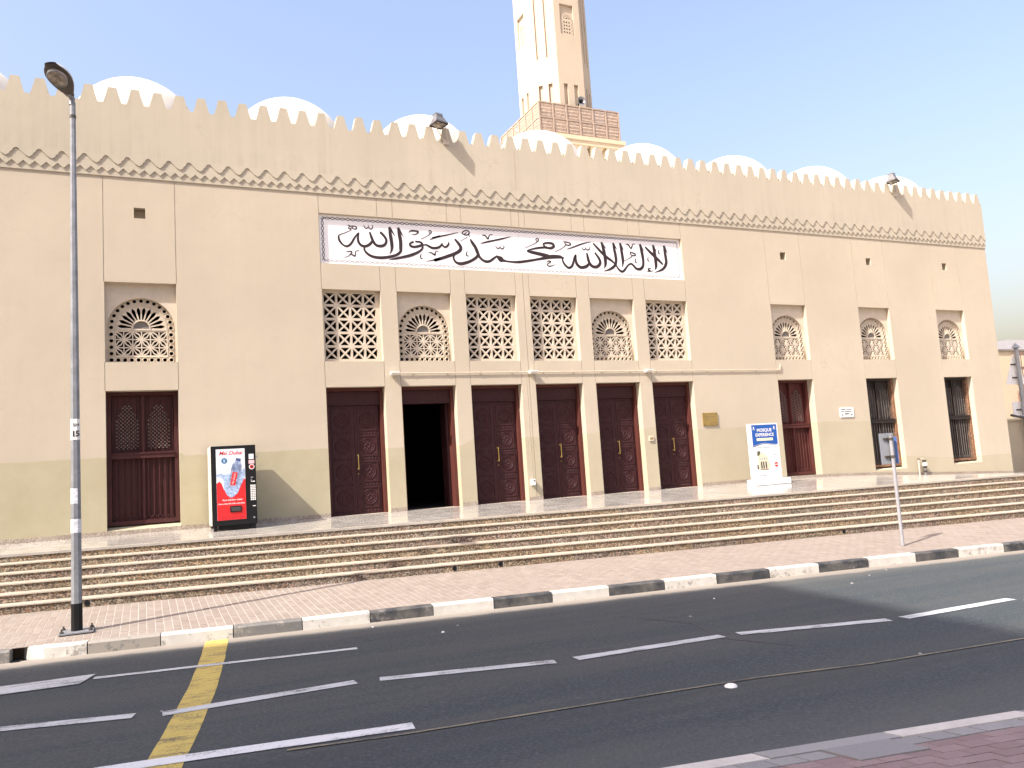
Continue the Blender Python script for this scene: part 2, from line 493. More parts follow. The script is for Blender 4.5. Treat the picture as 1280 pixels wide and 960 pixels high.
def mat_asphalt():
    m, nt, b = new_mat("asphalt")
    v = coord(nt)
    g = nt.nodes.new("ShaderNodeNewGeometry"); sp = nt.nodes.new("ShaderNodeSeparateXYZ")
    nt.links.new(g.outputs["Position"], sp.inputs[0])
    # distance from the far kerb, across the street
    q = math_n(nt, 'ADD', sp.outputs[1], math_n(nt, 'MULTIPLY', sp.outputs[0], 0.11))     # -6.1 at kerb .. -13
    c = ramp(nt, noise(nt, v, 36, 7, 0.85), [(0.36, (0.012, 0.018, 0.021)), (0.52, (0.031, 0.042, 0.047)), (0.66, (0.088, 0.102, 0.103))])
    vo = N(nt, "ShaderNodeTexVoronoi"); vo.inputs["Scale"].default_value = 16
    nt.links.new(v, vo.inputs["Vector"])
    c = mixc(nt, ramp(nt, vo.outputs["Distance"], [(0.0, 0.8), (0.075, 0.0)]), c, (0.24, 0.24, 0.23))
    band = noise(nt, coord(nt, (0.12, 1.4, 1)), 1.3, 5, 0.6)
    c = mixc(nt, ramp(nt, band, [(0.4, 0.0), (0.7, 0.45)]), c, (0.078, 0.074, 0.066))
    # tyre-darkened strip beside the yellow edge line
    d1 = math_n(nt, 'ABSOLUTE', math_n(nt, 'ADD', q, 11.55))
    c = mixc(nt, math_n(nt, 'MULTIPLY', ramp(nt, d1, [(0.0, 0.5), (0.35, 0.0)]), ramp(nt, noise(nt, coord(nt, (0.4, 3, 1)), 2, 4), [(0.35, 0.2), (0.6, 1.0)])), c, (0.026, 0.028, 0.031))
    # pale dust in both gutters
    e = math_n(nt, 'ADD', q, 6.1)
    nz = math_n(nt, 'MULTIPLY', math_n(nt, 'SUBTRACT', noise(nt, v, 2.0, 5, 0.7), 0.5), 0.35)
    dust = ramp(nt, math_n(nt, 'ADD', math_n(nt, 'MULTIPLY', e, -1.0), nz), [(0.0, 0.9), (0.28, 0.72), (0.42, 0.12), (1.0, 0.0)])
    c = mixc(nt, dust, c, (0.27, 0.235, 0.19))
    e2 = math_n(nt, 'ADD', q, 13.0)
    dust2 = ramp(nt, math_n(nt, 'ADD', e2, nz), [(0.0, 0.45), (0.3, 0.25), (0.9, 0.0)])
    c = mixc(nt, dust2, c, (0.12, 0.118, 0.112))
    # tarred crack across the lane
    nt.links.new(c, b.inputs["Base Color"]); b.inputs["Roughness"].default_value = 0.85
    bump(nt, b, noise(nt, v, 190, 3), 0.5, 0.004)
    return m
M_road = mat_asphalt()

def mat_mark(name, col, wear):
    m, nt, b = new_mat(name)
    v = coord(nt)
    n1 = noise(nt, v, 45, 8, 0.8)
    n2 = noise(nt, coord(nt, (2.5, 9, 1)), 1.2, 5, 0.6)
    w = math_n(nt, 'ADD', math_n(nt, 'MULTIPLY', n1, 0.55), math_n(nt, 'MULTIPLY', n2, 0.45))
    f = ramp(nt, w, [(wear - 0.05, 0.0), (wear + 0.07, 1.0)])
    c = mixc(nt, f, col, (0.055, 0.055, 0.054))
    nt.links.new(c, b.inputs["Base Color"]); b.inputs["Roughness"].default_value = 0.7
    return m
M_line = mat_mark("white_road_paint", (0.45, 0.475, 0.475), 0.55)
M_linew = mat_mark("fresh_white_road_paint", (0.58, 0.60, 0.60), 0.57)
M_liney = mat_mark("worn_thin_yellow_line", (0.20, 0.18, 0.12), 0.50)
M_yellow = mat_mark("yellow_road_paint", (0.46, 0.36, 0.09), 0.55)
M_tar = mat_mark("tar_crack", (0.045, 0.045, 0.046), 0.6)

# ================================================================== the mosque
BAY = [-7.50, -4.07, -0.64] + [3.638 + 1.694 * k for k in range(6)] + [16.357, 19.79, 23.21]
BW = 1.316
ARCH = {0, 1, 2, 4, 7, 9, 10, 11}        # bays with an arched screen; the rest are square lattices
WIDE = {0, 1, 2, 9, 10, 11}              # bays standing on their own
Z_DOOR, Z_W0, Z_W1 = 2.80, 3.365, 4.98
X0, X1 = -8.95, 26.0
PAN = (3.638, 13.424, 5.563, 6.706)
mosque = thing("mosque_building", "long beige plastered mosque front with battlements, carved doors and a calligraphy band", "mosque", (8.5, 0, 0))

def facade():
    gx = []
    for i, l in enumerate(BAY):
        gx += [l - 0.012, l, l + BW, l + BW + 0.012]
        if i in WIDE: gx += [l + BW / 2 - 0.105, l + BW / 2 + 0.105]
    xs = sorted(set([X0, X1, 8.55, 8.562] + gx))
    zs = [-0.75, 0.0, Z_DOOR, Z_W0, Z_W1, PAN[2], 6.31, 6.53, PAN[3], 7.30]
    def depth(x, z):
        for i, l in enumerate(BAY):
            if l < x < l + BW:
                if 0.0 < z < Z_DOOR or Z_W0 < z < Z_W1: return 9.0
                if i in WIDE and abs(x - l - BW / 2) < 0.105 and 6.31 < z < 6.53: return 0.22
        if PAN[0] < x < PAN[1] and PAN[2] < z < PAN[3]: return 0.105
        for i, l in enumerate(BAY):
            if l - 0.012 < x < l or l + BW < x < l + BW + 0.012:
                if (Z_DOOR < z < Z_W0) or z > Z_W1: return 0.014
        if 8.55 < x < 8.562 and z > 0.0: return 0.02
        return 0.0
    D = [[depth((xs[i] + xs[i + 1]) / 2, (zs[j] + zs[j + 1]) / 2) for j in range(len(zs) - 1)] for i in range(len(xs) - 1)]
    m = MB(); T = 0.55
    for i in range(len(xs) - 1):
        for j in range(len(zs) - 1):
            a, b, c, d = xs[i], xs[i + 1], zs[j], zs[j + 1]
            y = D[i][j]
            if y < 5:
                m.face([(a, y, c), (b, y, c), (b, y, d), (a, y, d)])
                m.face([(a, T, c), (a, T, d), (b, T, d), (b, T, c)])
            y = min(y, T)
            if i + 1 < len(xs) - 1:
                y2 = min(D[i + 1][j], T)
                if abs(y2 - y) > 1e-6: m.face([(b, y, c), (b, y2, c), (b, y2, d), (b, y, d)])
            if j + 1 < len(zs) - 1:
                y2 = min(D[i][j + 1], T)
                if abs(y2 - y) > 1e-6: m.face([(a, y, d), (b, y, d), (b, y2, d), (a, y2, d)])
    return m
facade().build("front_wall", M_wall, mosque, recalc=False)

m = MB()                                                   # side, rear and roof
m.box(X1 - 0.3, X1, 0.56, 24, -0.75, 8.1); m.box(X0, X0 + 0.3, 0.56, 24, -0.75, 8.1)
m.box(X0 + 0.31, X1 - 0.31, 23.7, 24, -0.75, 8.1)
m.face([(X0, 0, -0.75), (X0, 0.56, -0.75), (X0, 0.56, 8.1), (X0, 0, 8.1)])
m.face([(X1, 0, -0.75), (X1, 0.56, -0.75), (X1, 0.56, 8.1), (X1, 0, 8.1)])
m.build("side_wall", M_wall2, mosque)
m = MB(); m.box(X0 + 0.02, X1 - 0.02, 0.12, 23.98, 8.105, 8.3); m.build("roof", M_white, mosque)
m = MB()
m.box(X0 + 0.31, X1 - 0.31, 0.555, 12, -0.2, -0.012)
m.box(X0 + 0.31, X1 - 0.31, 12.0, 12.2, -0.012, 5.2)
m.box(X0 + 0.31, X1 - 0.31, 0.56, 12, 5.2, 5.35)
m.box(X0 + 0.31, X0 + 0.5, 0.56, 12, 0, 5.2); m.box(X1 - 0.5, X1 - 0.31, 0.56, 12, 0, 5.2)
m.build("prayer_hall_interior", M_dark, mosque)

# frieze: three layers with wavy, zigzag and straight lower edges
YA, YB, YC = -0.062, -0.043, -0.022
ZT, Z_A, Z_C = 8.675, 7.55, 7.148
def layer(low, y0, y1, ztop, dark=False):
    m = MB()
    for (xa, za), (xb, zb) in zip(low, low[1:]):
        if xb - xa > 1e-5:
            m.face([(xa, y0, za), (xb, y0, zb), (xb, y0, ztop), (xa, y0, ztop)])
        m.face([(xa, y0, za), (xa, y1, za), (xb, y1, zb), (xb, y0, zb)])
    m.face([(X0, y0, low[0][1]), (X0, y0, ztop), (X0, y1, ztop), (X0, y1, low[0][1])])
    m.face([(X1, y0, low[-1][1]), (X1, y0, ztop), (X1, y1, ztop), (X1, y1, low[-1][1])])
    return m
per = 0.3875
prof = [(0, 0), (0.035, 0.035), (0.06, 0.055), (0.066, 0.10), (0.085, 0.125), (0.105, 0.135), (0.115, 0.185), (0.135, 0.222), (0.165, 0.242), (0.195, 0.236), (0.222, 0.205), (0.235, 0.165), (0.262, 0.150), (0.268, 0.118), (0.29, 0.10), (0.30, 0.07), (0.335, 0.045), (0.36, 0.02)]
xs0 = -2.30 - 18 * per
low = []
x = xs0
while x < X1 + per:
    for dx, dz in prof: low.append((x + dx, 7.385 + dz * 0.72))
    x += per
low = [p for p in low if X0 < p[0] < X1]
low = [(X0, low[0][1])] + low + [(X1, low[-1][1])]
mA = layer(low, YA, 0.0, ZT)
mA.face([(X0, YA, ZT), (X1, YA, ZT), (X1, 0.12, ZT), (X0, 0.12, ZT)])
mA.face([(X0, 0.12, ZT), (X1, 0.12, ZT), (X1, 0.12, 8.3), (X0, 0.12, 8.3)])
mA.face([(X0, YA, 8.0), (X0, YA, ZT), (X0, 0.12, ZT), (X0, 0.12, 8.0)])
mA.face([(X1, YA, 8.0), (X1, YA, ZT), (X1, 0.12, ZT), (X1, 0.12, 8.0)])
mA.build("parapet_wall", M_wall2, mosque)
low = []; x = xs0
while x < X1 + per:
    for k in range(2):
        low += [(x + k * per / 2, 7.222), (x + k * per / 2 + per / 4, 7.318)]
    x += per
low = [p for p in low if X0 < p[0] < X1]
low = [(X0, low[0][1])] + low + [(X1, low[-1][1])]
layer(low, YB, 0.0, 7.56).build("zigzag_frieze", M_wall2, mosque)
layer([(X0, Z_C), (X1 + 0.0, Z_C)], YC, 0.0, 7.345).build("frieze_base_band", M_wall2, mosque)
m = MB(); m.box(8.515, 8.523, YA - 0.003, YA + 0.002, 7.60, ZT); m.build("expansion_joint", mat_simple("joint_sealant", (0.36, 0.27, 0.18), 0.9), mosque)  # thin strip of brown sealant down the parapet joint

# battlements: one merlon mesh, copied
m = MB()
mp = [(-0.165, 0.0), (-0.150, 0.05), (-0.118, 0.16), (-0.085, 0.30), (-0.072, 0.33), (0.072, 0.33), (0.085, 0.30), (0.118, 0.16), (0.150, 0.05), (0.165, 0.0)]
m.prism(mp, YA, 0.115)
mer0 = m.build("merlon", M_wall2, mosque)
xm = -0.475 - 20 * 0.4235 + 0.02
first = True
rr = random.Random(3)
while xm < X1 - 0.15:
    if xm > X0 + 0.15:
        o = mer0 if first else mer0.copy()
        if not first: COL.objects.link(o)
        o.parent = mosque
        o.location = (xm - 8.5 + rr.uniform(-0.006, 0.006), 0, ZT)
        o.scale = (rr.uniform(0.96, 1.04), 1, rr.uniform(0.96, 1.03))
        first = False
    xm += 0.4235
# (mesh was built relative to the root; shift it so its own origin is the base centre)
for v in mer0.data.vertices: v.co.x += 8.5

# domes behind the battlements
m = MB(); m.sm = True
R = 1.42
pr = [(R + 0.06, 0.0), (R + 0.06, 0.28), (R, 0.30)]
for k in range(1, 15):
    a = k / 14 * PI / 2
    pr.append((R * math.cos(a) + (0.02 if k == 14 else 0), 0.30 + R * 1.03 * math.sin(a)))
m.lathe(pr, 0, 0, 48)
me_o = m.build("dome", M_white, None, smooth=True)
me_o.parent = mosque
for k in range(9):
    o = me_o if k == 0 else me_o.copy()
    if k: COL.objects.link(o)
    o.parent = mosque
    o.location = (-3.40 + 3.385 * k - 8.5, 1.85, 8.30)

# ------------------------------------------------------------------ pierced screens (flat plate with holes, from 2D curves)
def plate(name, outer, holes, thick, mat, holes2=()):
    cu = bpy.data.curves.new(name, 'CURVE'); cu.dimensions = '2D'; cu.fill_mode = 'BOTH'; cu.extrude = thick / 2
    for poly in [outer] + list(holes):
        sp = cu.splines.new('POLY'); sp.points.add(len(poly) - 1)
        for p, q in zip(sp.points, poly): p.co = (q[0], q[1], 0, 1)
        sp.use_cyclic_u = True
    tmp = bpy.data.objects.new("tmp", cu); COL.objects.link(tmp)
    dg = bpy.context.evaluated_depsgraph_get()
    me = bpy.data.meshes.new_from_object(tmp.evaluated_get(dg))
    bpy.data.objects.remove(tmp); bpy.data.curves.remove(cu)
    for v in me.vertices:
        x, y, z = v.co; v.co = (x, -z, y)
    bm = bmesh.new(); bm.from_mesh(me); bmesh.ops.recalc_face_normals(bm, faces=bm.faces); bm.to_mesh(me); bm.free()
    me.name = name
    me.materials.clear(); me.materials.append(mat)
    return me

def circ(cx, cz, r, n=12):
    return [(cx + r * math.cos(2 * PI * k / n), cz + r * math.sin(2 * PI * k / n)) for k in range(n)]

HW = BW / 2
H = Z_W1 - Z_W0
ZS0 = 0.71
m = MB()
m.prism([(0.155 * math.cos(PI * k / 10), ZS0 + 0.155 * math.sin(PI * k / 10)) for k in range(11)], 0.0, 0.004)
tmp = m.build("fan_mesh", mat_simple("grey_fly_mesh", (0.16, 0.15, 0.135), 0.8), None); me_fan = tmp.data; bpy.data.objects.remove(tmp)
# square lattice: 4 x 5 cells, each an X of bars
def square_screen():
    holes = []
    cw, ch = 0.302, 0.308
    zb0 = 0.045
    for i in range(4):
        for j in range(5):
            cx = -1.5 * cw + i * cw - 0.02; cz = zb0 + ch * (j + 0.5)
            a = 0.127; t = 0.026
            for q in range(4):
                tri = [(-a + t, -a), (a - t, -a), (0, -t)]
                c, s = math.cos(q * PI / 2), math.sin(q * PI / 2)
                holes.append([(cx + x * c - y * s, cz + x * s + y * c) for x, y in tri])
    return plate("lattice_screen", [(-HW, 0), (HW, 0), (HW, H), (-HW, H)], holes, 0.07, M_screen)
me_sq = square_screen()

RA = 0.625; ZS = 0.70                    # arch radius and springing height
def arch_outline(r, z0, zs, n=28, sq=1.0):
    p = [(r, z0)]
    for k in range(n + 1):
        a = PI * k / n
        p.append((r * math.cos(a), zs + r * sq * math.sin(a)))
    p.append((-r, z0))
    return p
def ring_spots():
    pts = []
    rm = RA - 0.075
    for k in range(5): 
        for s in (-1, 1): pts.append((s * rm, 0.07 + k * (ZS - 0.05) / 5))
    n = 14
    for k in range(n + 1):
        a = PI * k / n
        pts.append((rm * math.cos(a), ZS + 0.03 + rm * math.sin(a)))
    for k in range(1, 9):
        pts.append((-rm + 2 * rm * k / 9, 0.07))
    return pts
def arch_screen():
    holes = [circ(x, z, 0.036, 12) for x, z in ring_spots()]
    zc = ZS + 0.01
    for k in range(12):                          # sun-ray slots
        a = math.radians(7 + 166 * k / 11)
        ca, sa = math.cos(a), math.sin(a)
        prof = [(0.185, 0.011), (0.36, 0.034), (0.395, 0.030), (0.445, 0.0), (0.395, -0.030), (0.36, -0.034), (0.185, -0.011)]
        holes.append([(r * ca - t * sa, zc + r * sa + t * ca) for r, t in prof])
    holes.append([(0.15 * math.cos(PI * k / 12), zc + 0.0 + 0.15 * math.sin(PI * k / 12)) for k in range(13)])
    # grid of eight-pointed flowers: 3 columns, 1.5 rows
    z_top = ZS - 0.045; z_bot = 0.155
    cw = 0.325; ch = (z_top - z_bot) / 1.5
    for ci in range(3):
        for (cz, parts) in ((z_top - ch / 2, 4), (z_bot, 2)):
            cx = (ci - 1) * cw
            qw, qh = cw / 2, ch / 2
            for sx in (-1, 1):
                for sz in ((1, -1) if parts == 4 else (1,)):
                    def P(u, w): return (cx + sx * u * qw, cz + sz * w * qh)
                    holes.append([P(0.14, 0.14), P(0.34, 0.56), P(0.88, 0.88), P(0.56, 0.34)])
                    holes.append([P(0.07, 0.34), P(0.22, 0.66), P(0.66, 0.93), P(0.07, 0.93)])
                    holes.append([P(0.34, 0.07), P(0.93, 0.07), P(0.93, 0.66), P(0.66, 0.22)])
    return plate("arched_lattice", arch_outline(RA + 0.02, 0.0, ZS), holes, 0.032, M_screen)
me_arch = arch_screen()
me_back = plate("arch_surround", [(-HW, 0.0), (-RA - 0.001, 0.0)] + list(reversed(arch_outline(RA, 0.0, ZS)))[1:-1] + [(RA, 0.0), (HW, 0.0), (HW, H), (-HW, H)], [], 0.10, M_screen)
m = MB()
for x, z in ring_spots():                        # raised rim round each hole
    n = 12
    vs = []; fs = []
    for k in range(n):
        a = 2 * PI * k / n
        for r, y in ((0.037, 0.0), (0.041, -0.02), (0.051, -0.02), (0.056, 0.0)):
            vs.append((x + r * math.cos(a), y, z + r * math.sin(a)))
    for k in range(n):
        k2 = (k + 1) % n
        for q in range(3): fs.append((k * 4 + q, k * 4 + q + 1, k2 * 4 + q + 1, k2 * 4 + q))
    m.mesh(vs, fs)
rings_o = m.build("ring_moulding", M_screen, None)
me_rings = rings_o.data; bpy.data.objects.remove(rings_o)
m = MB()
m.tube([(x, -0.004, z) for x, z in arch_outline(0.478, 0.135, ZS + 0.02)], 0.011, 5)
m.tube([(x, -0.004, z) for x, z in arch_outline(0.455, ZS - 0.02, ZS + 0.02)] + [(0.455, -0.004, ZS - 0.02)], 0.008, 5)
m.tube([(-0.478, -0.004, 0.135), (0.478, -0.004, 0.135)], 0.011, 5)
m.tube([(0.165 * math.cos(PI * k / 12), -0.004, ZS + 0.01 + 0.165 * math.sin(PI * k / 12)) for k in range(13)], 0.008, 5)
tmp = m.build("arch_moulding", M_screen, None); me_mould = tmp.data; bpy.data.objects.remove(tmp)

for i, l in enumerate(BAY):
    cx = l + HW
    if i in ARCH:
        w = link("arched_window_screen", me_back, mosque, (cx, 0.175, Z_W0))
        link("pierced_lattice", me_arch, w, (cx, 0.215, Z_W0))
        link("ring_moulding", me_rings, w, (cx, 0.1985, Z_W0))
        link("fan_mesh", me_fan, w, (cx, 0.225, Z_W0))
        link("arch_moulding", me_mould, w, (cx, 0.1985, Z_W0))
    else:
        link("square_window_screen", me_sq, mosque, (cx, 0.16, Z_W0))

# ------------------------------------------------------------------ carved double doors
def rosette_mesh():
    m = MB()
    n = 20
    for r0_, r1_, h in ((0.150, 0.172, 0.014), (0.112, 0.126, 0.010), (0.035, 0.055, 0.012)):
        vs = []; fs = []
        for k in range(n):
            a = 2 * PI * k / n; c, s = math.cos(a), math.sin(a)
            vs += [(r0_ * c, 0, r0_ * s), ((r0_ + r1_) / 2 * c, -h, (r0_ + r1_) / 2 * s), (r1_ * c, 0, r1_ * s)]
        for k in range(n):
            k2 = (k + 1) % n
            fs += [(k * 3, k * 3 + 1, k2 * 3 + 1, k2 * 3), (k * 3 + 1, k * 3 + 2, k2 * 3 + 2, k2 * 3 + 1)]
        m.mesh(vs, fs)
    for k in range(8):                           # petals
        a = 2 * PI * k / 8; c, s = math.cos(a), math.sin(a)
        def P(r, t, y): return (r * c - t * s, y, r * s + t * c)
        m.mesh([P(0.05, 0, 0), P(0.078, 0.016, 0), P(0.11, 0, 0), P(0.078, -0.016, 0), P(0.078, 0, -0.012)], [(0, 1, 4), (1, 2, 4), (2, 3, 4), (3, 0, 4)])
    for sx in (-1, 1):                           # corner leaves
        for sz in (-1, 1):
            m.mesh([(sx * 0.20, 0, sz * 0.20), (sx * 0.20, 0, sz * 0.14), (sx * 0.145, 0, sz * 0.145), (sx * 0.14, 0, sz * 0.20), (sx * 0.18, -0.010, sz * 0.18)], [(0, 1, 4), (1, 2, 4), (2, 3, 4), (3, 0, 4)])
    t = m.build("rosette", M_door, None); me = t.data; bpy.data.objects.remove(t)
    return me
me_ros = rosette_mesh()
LW = 0.555; LH = 2.40
PZ = [(0.145, 0.575), (0.715, 1.145), (1.285, 1.715), (1.855, 2.285)]
def leaf_mesh():
    m = MB()
    m.box(0, LW, 0.0, 0.045, 0, LH)
    for za, zb in PZ:                             # raised frame round each panel
        for r_, h in ((0.0, 0.016),):
            x0, x1 = 0.055, LW - 0.055
            m.box(x0, x1, -h, -0.0005, za - 0.02, za + 0.012); m.box(x0, x1, -h, -0.0005, zb - 0.012, zb + 0.02)
            m.box(x0, x0 + 0.03, -h, -0.0005, za + 0.0125, zb - 0.0125); m.box(x1 - 0.03, x1, -h, -0.0005, za + 0.0125, zb - 0.0125)
    for zc in (0.07, 0.645, 1.215, 1.785, 2.345):      # stud rows
        for k in range(6):
            x = 0.095 + k * (LW - 0.19) / 5
            r = 0.024 if zc < 2.3 else 0.015
            m.mesh([(x - r, -0.0005, zc), (x, -0.0005, zc + r), (x + r, -0.0005, zc), (x, -0.0005, zc - r), (x, -0.026, zc)], [(0, 1, 4), (1, 2, 4), (2, 3, 4), (3, 0, 4)])
    t = m.build("door_leaf", M_door, None); me = t.data; bpy.data.objects.remove(t)
    return me
me_leaf = leaf_mesh()
def handle_mesh():
    m = MB()
    m.tube([(0, -0.06, 0.0), (0, -0.06, 0.34)], 0.012, 8)
    for z in (0.02, 0.32):
        m.tube([(0, 0.0, z), (0, -0.06, z)], 0.009, 6)
        m.tube([(0, -0.001, z), (0, -0.008, z)], 0.022, 8)
    m.tube([(0, -0.001, -0.09), (0, -0.012, -0.09)], 0.012, 8)
    t = m.build("door_handle", M_brass, None); me = t.data; bpy.data.objects.remove(t)
    return me
me_handle = handle_mesh()
YD = 0.31
def door_frame(m, x0, x1):
    f = 0.075
    m.box(x0 + 0.002, x0 + f, 0.20, 0.46, 0.001, Z_DOOR - 0.002)
    m.box(x1 - f, x1 - 0.002, 0.20, 0.46, 0.001, Z_DOOR - 0.002)
    m.box(x0 + f + 0.001, x1 - f - 0.001, 0.20, 0.46, Z_DOOR - 0.075, Z_DOOR - 0.002)
for n, i in enumerate(range(3, 9)):
    l = BAY[i]; cx = l + HW
    m = MB(); door_frame(m, l, l + BW)
    d = m.build("carved_double_door", M_doorf, mosque)
    m = MB(); a, b = l + 0.076, l + BW - 0.076
    m.box(a, b, 0.27, 0.44, LH + 0.012, Z_DOOR - 0.076)
    m.box(a + 0.03, b - 0.03, 0.255, 0.2695, LH + 0.02, LH + 0.045); m.box(a + 0.03, b - 0.03, 0.255, 0.2695, Z_DOOR - 0.11, Z_DOOR - 0.085)
    m.build("transom_panel", M_door, d)
    for s in (0, 1):
        if n == 1:                               # this door stands open, its leaves folded inwards
            lf = link("door_leaf", me_leaf, d, (l + 0.08 if s == 0 else l + BW - 0.08, 0.47, 0.006))
            lf.rotation_euler = (0, 0, math.radians(96 if s == 0 else 84))
            if s == 1: lf.rotation_euler = (0, 0, math.radians(84))
            continue
        x = cx - LW - 0.004 if s == 0 else cx + 0.004
        lf = link("door_leaf", me_leaf, d, (x, YD, 0.006))
        for za, zb in PZ:
            r_ = link("rosette", me_ros, d, (x + LW / 2, YD - 0.001, 0.006 + (za + zb) / 2))
            r_.rotation_euler = (0, random.uniform(0, 0.6), 0)
    if n != 1:
        link("door_handle", me_handle, d, (cx + 0.05, YD, 0.98))
    m = MB(); m.box(l + 0.002, l + BW - 0.002, 0.0, 0.50, -0.011, 0.001); m.build("threshold", M_tread, d)

# ------------------------------------------------------------------ tall shuttered windows with grilles
def grille_window(l, wood, bar, sill, rust=False, backm=None, nb=5):
    m = MB()
    x0, x1 = l + 0.002, l + BW - 0.002
    z0 = sill; z1 = Z_DOOR - 0.002
    f = 0.085; y = 0.24 if not rust else 0.17
    zm = z0 + (z1 - z0) * 0.52
    if rust: m.box(x0, x0 + f, y, 0.42, z0, z1)
    else:
        m.box(x0, x0 + f, y, 0.42, z0, z1); m.box(x1 - f, x1, y, 0.42, z0, z1)
    m.box(x0 + f + 0.001, x1 - f - 0.001, y + 0.005, 0.42, z1 - 0.07, z1)
    if not rust: m.box(x0 + f + 0.001, x1 - f - 0.001, y + 0.005, 0.42, z0, z0 + 0.08)
    w = m.build("shuttered_window", wood, mosque)
    m = MB(); m.box(x0 + f + 0.001, x1 - f - 0.001, y - 0.02, y + 0.12, zm - 0.07, zm + 0.05)
    m.box(x0 + f + 0.02, x1 - f - 0.02, y - 0.035, y - 0.0205, zm + 0.015, zm + 0.035); m.build("middle_rail", wood, w)
    if rust:
        m = MB(); m.box(x1 - f, x1, y, 0.42, z0, z1); m.box(x0 + f + 0.001, x1 - f - 0.001, y, 0.42, z0, z0 + 0.07)
        m.build("rusted_frame_side", M_rust, w)
    ix0, ix1 = x0 + f + 0.003, x1 - f - 0.003
    half = (ix0 + ix1) / 2
    # boarded back, one plank at a time
    nbk = 10
    pw = (ix1 - ix0) / nbk
    for k in range(nbk):
        m = MB(); m.box(ix0 + k * pw + 0.003, ix0 + (k + 1) * pw - 0.003, y + 0.125 + (0.004 if k % 2 else 0), 0.40, z0 + 0.085, z1 - 0.075)
        m.build("plank", backm or wood, w)
    m = MB(); m.box(ix0, ix1, 0.401, 0.41, z0 + 0.08, z1 - 0.072); m.build("back_board", M_blackm, w)
    # upright bars, bowed at the foot
    for side in (0, 1):
        a = ix0 + 0.02 if side == 0 else half + 0.03
        b = half - 0.03 if side == 0 else ix1 - 0.02
        for k in range(nb):
            x = a + (b - a) * (k + 0.5) / nb
            m = MB()
            m.tube([(x, y + 0.035, z0 + 0.16), (x, y + 0.035, zm - 0.075)], 0.0085, 5)
            r = (b - a) / nb * 0.40
            m.tube([(x + r * math.sin(t), y + 0.035, z0 + 0.125 - r * math.cos(t) * 0.9) for t in [PI * 2 * q / 10 for q in range(11)]], 0.007, 4, caps=False)
            m.build("grille_bar", bar, w)
        # centre stile of each half
        m = MB(); m.box(half - 0.022, half + 0.022, y + 0.02, y + 0.12, zm + 0.055, z1 - 0.075)
        if side == 0: m.build("centre_stile", wood, w)
        m = MB(); m.box(half - 0.022, half + 0.022, y + 0.02, y + 0.12, z0 + 0.085, zm - 0.075)
        if side == 0: m.build("centre_stile", wood, w)
        # pointed-arch lattice of beads in the upper half
        m = MB()
        cxx = (a + b) / 2; hw = (b - a) * 0.36
        zb0, zt = zm + 0.13, z1 - 0.26
        row = 0; z = zb0
        while z < zt:
            lim = hw if z < zt - 0.25 else hw * max(0.0, (zt - z) / 0.25) ** 0.6
            q = -4 + (0.5 if row % 2 else 0)
            while q <= 4:
                x = cxx + q * 0.075
                if abs(x - cxx) <= lim + 0.002:
                    s = 0.022
                    m.mesh([(x - s, y + 0.105, z), (x, y + 0.105, z + s), (x + s, y + 0.105, z), (x, y + 0.105, z - s), (x, y + 0.085, z)], [(0, 1, 4), (1, 2, 4), (2, 3, 4), (3, 0, 4)])
                q += 1
            z += 0.037; row += 1
        m.build("bead_lattice", M_bead if not rust else M_greybar, w)
        for k in range(nb + 1):
            x = a + (b - a) * k / nb
            m = MB(); m.box(x - 0.006, x + 0.006, y + 0.05, y + 0.062, zm + 0.055, z1 - 0.078 - (0.25 if 0 < k < nb else 0.0)); m.build("lattice_rib", bar, w)
    # splayed sill
    m = MB(); m.hex([(l + 0.001, 0.002, -0.002), (l + BW - 0.001, 0.002, -0.002), (l + BW - 0.001, 0.42, -0.002), (l + 0.001, 0.42, -0.002),
                     (l + 0.001, 0.002, sill - 0.085), (l + BW - 0.001, 0.002, sill - 0.085), (l + BW - 0.001, 0.42, sill - 0.002), (l + 0.001, 0.42, sill - 0.002)])
    m.build("sill", M_wall, w)
    return w
for i in (0, 1, 2): grille_window(BAY[i], M_grille, M_grille, 0.17)
grille_window(BAY[9], M_grille2, M_grille2, 0.08)
tag(grille_window(BAY[10], M_blackm, M_greybar, 0.12, rust=True, backm=M_blackm), "weathered black shutters in a rusty frame")
tag(grille_window(BAY[11], M_blackm, M_greybar, 0.12, rust=True, backm=M_blackm), "weathered black shutters in a rusty frame")

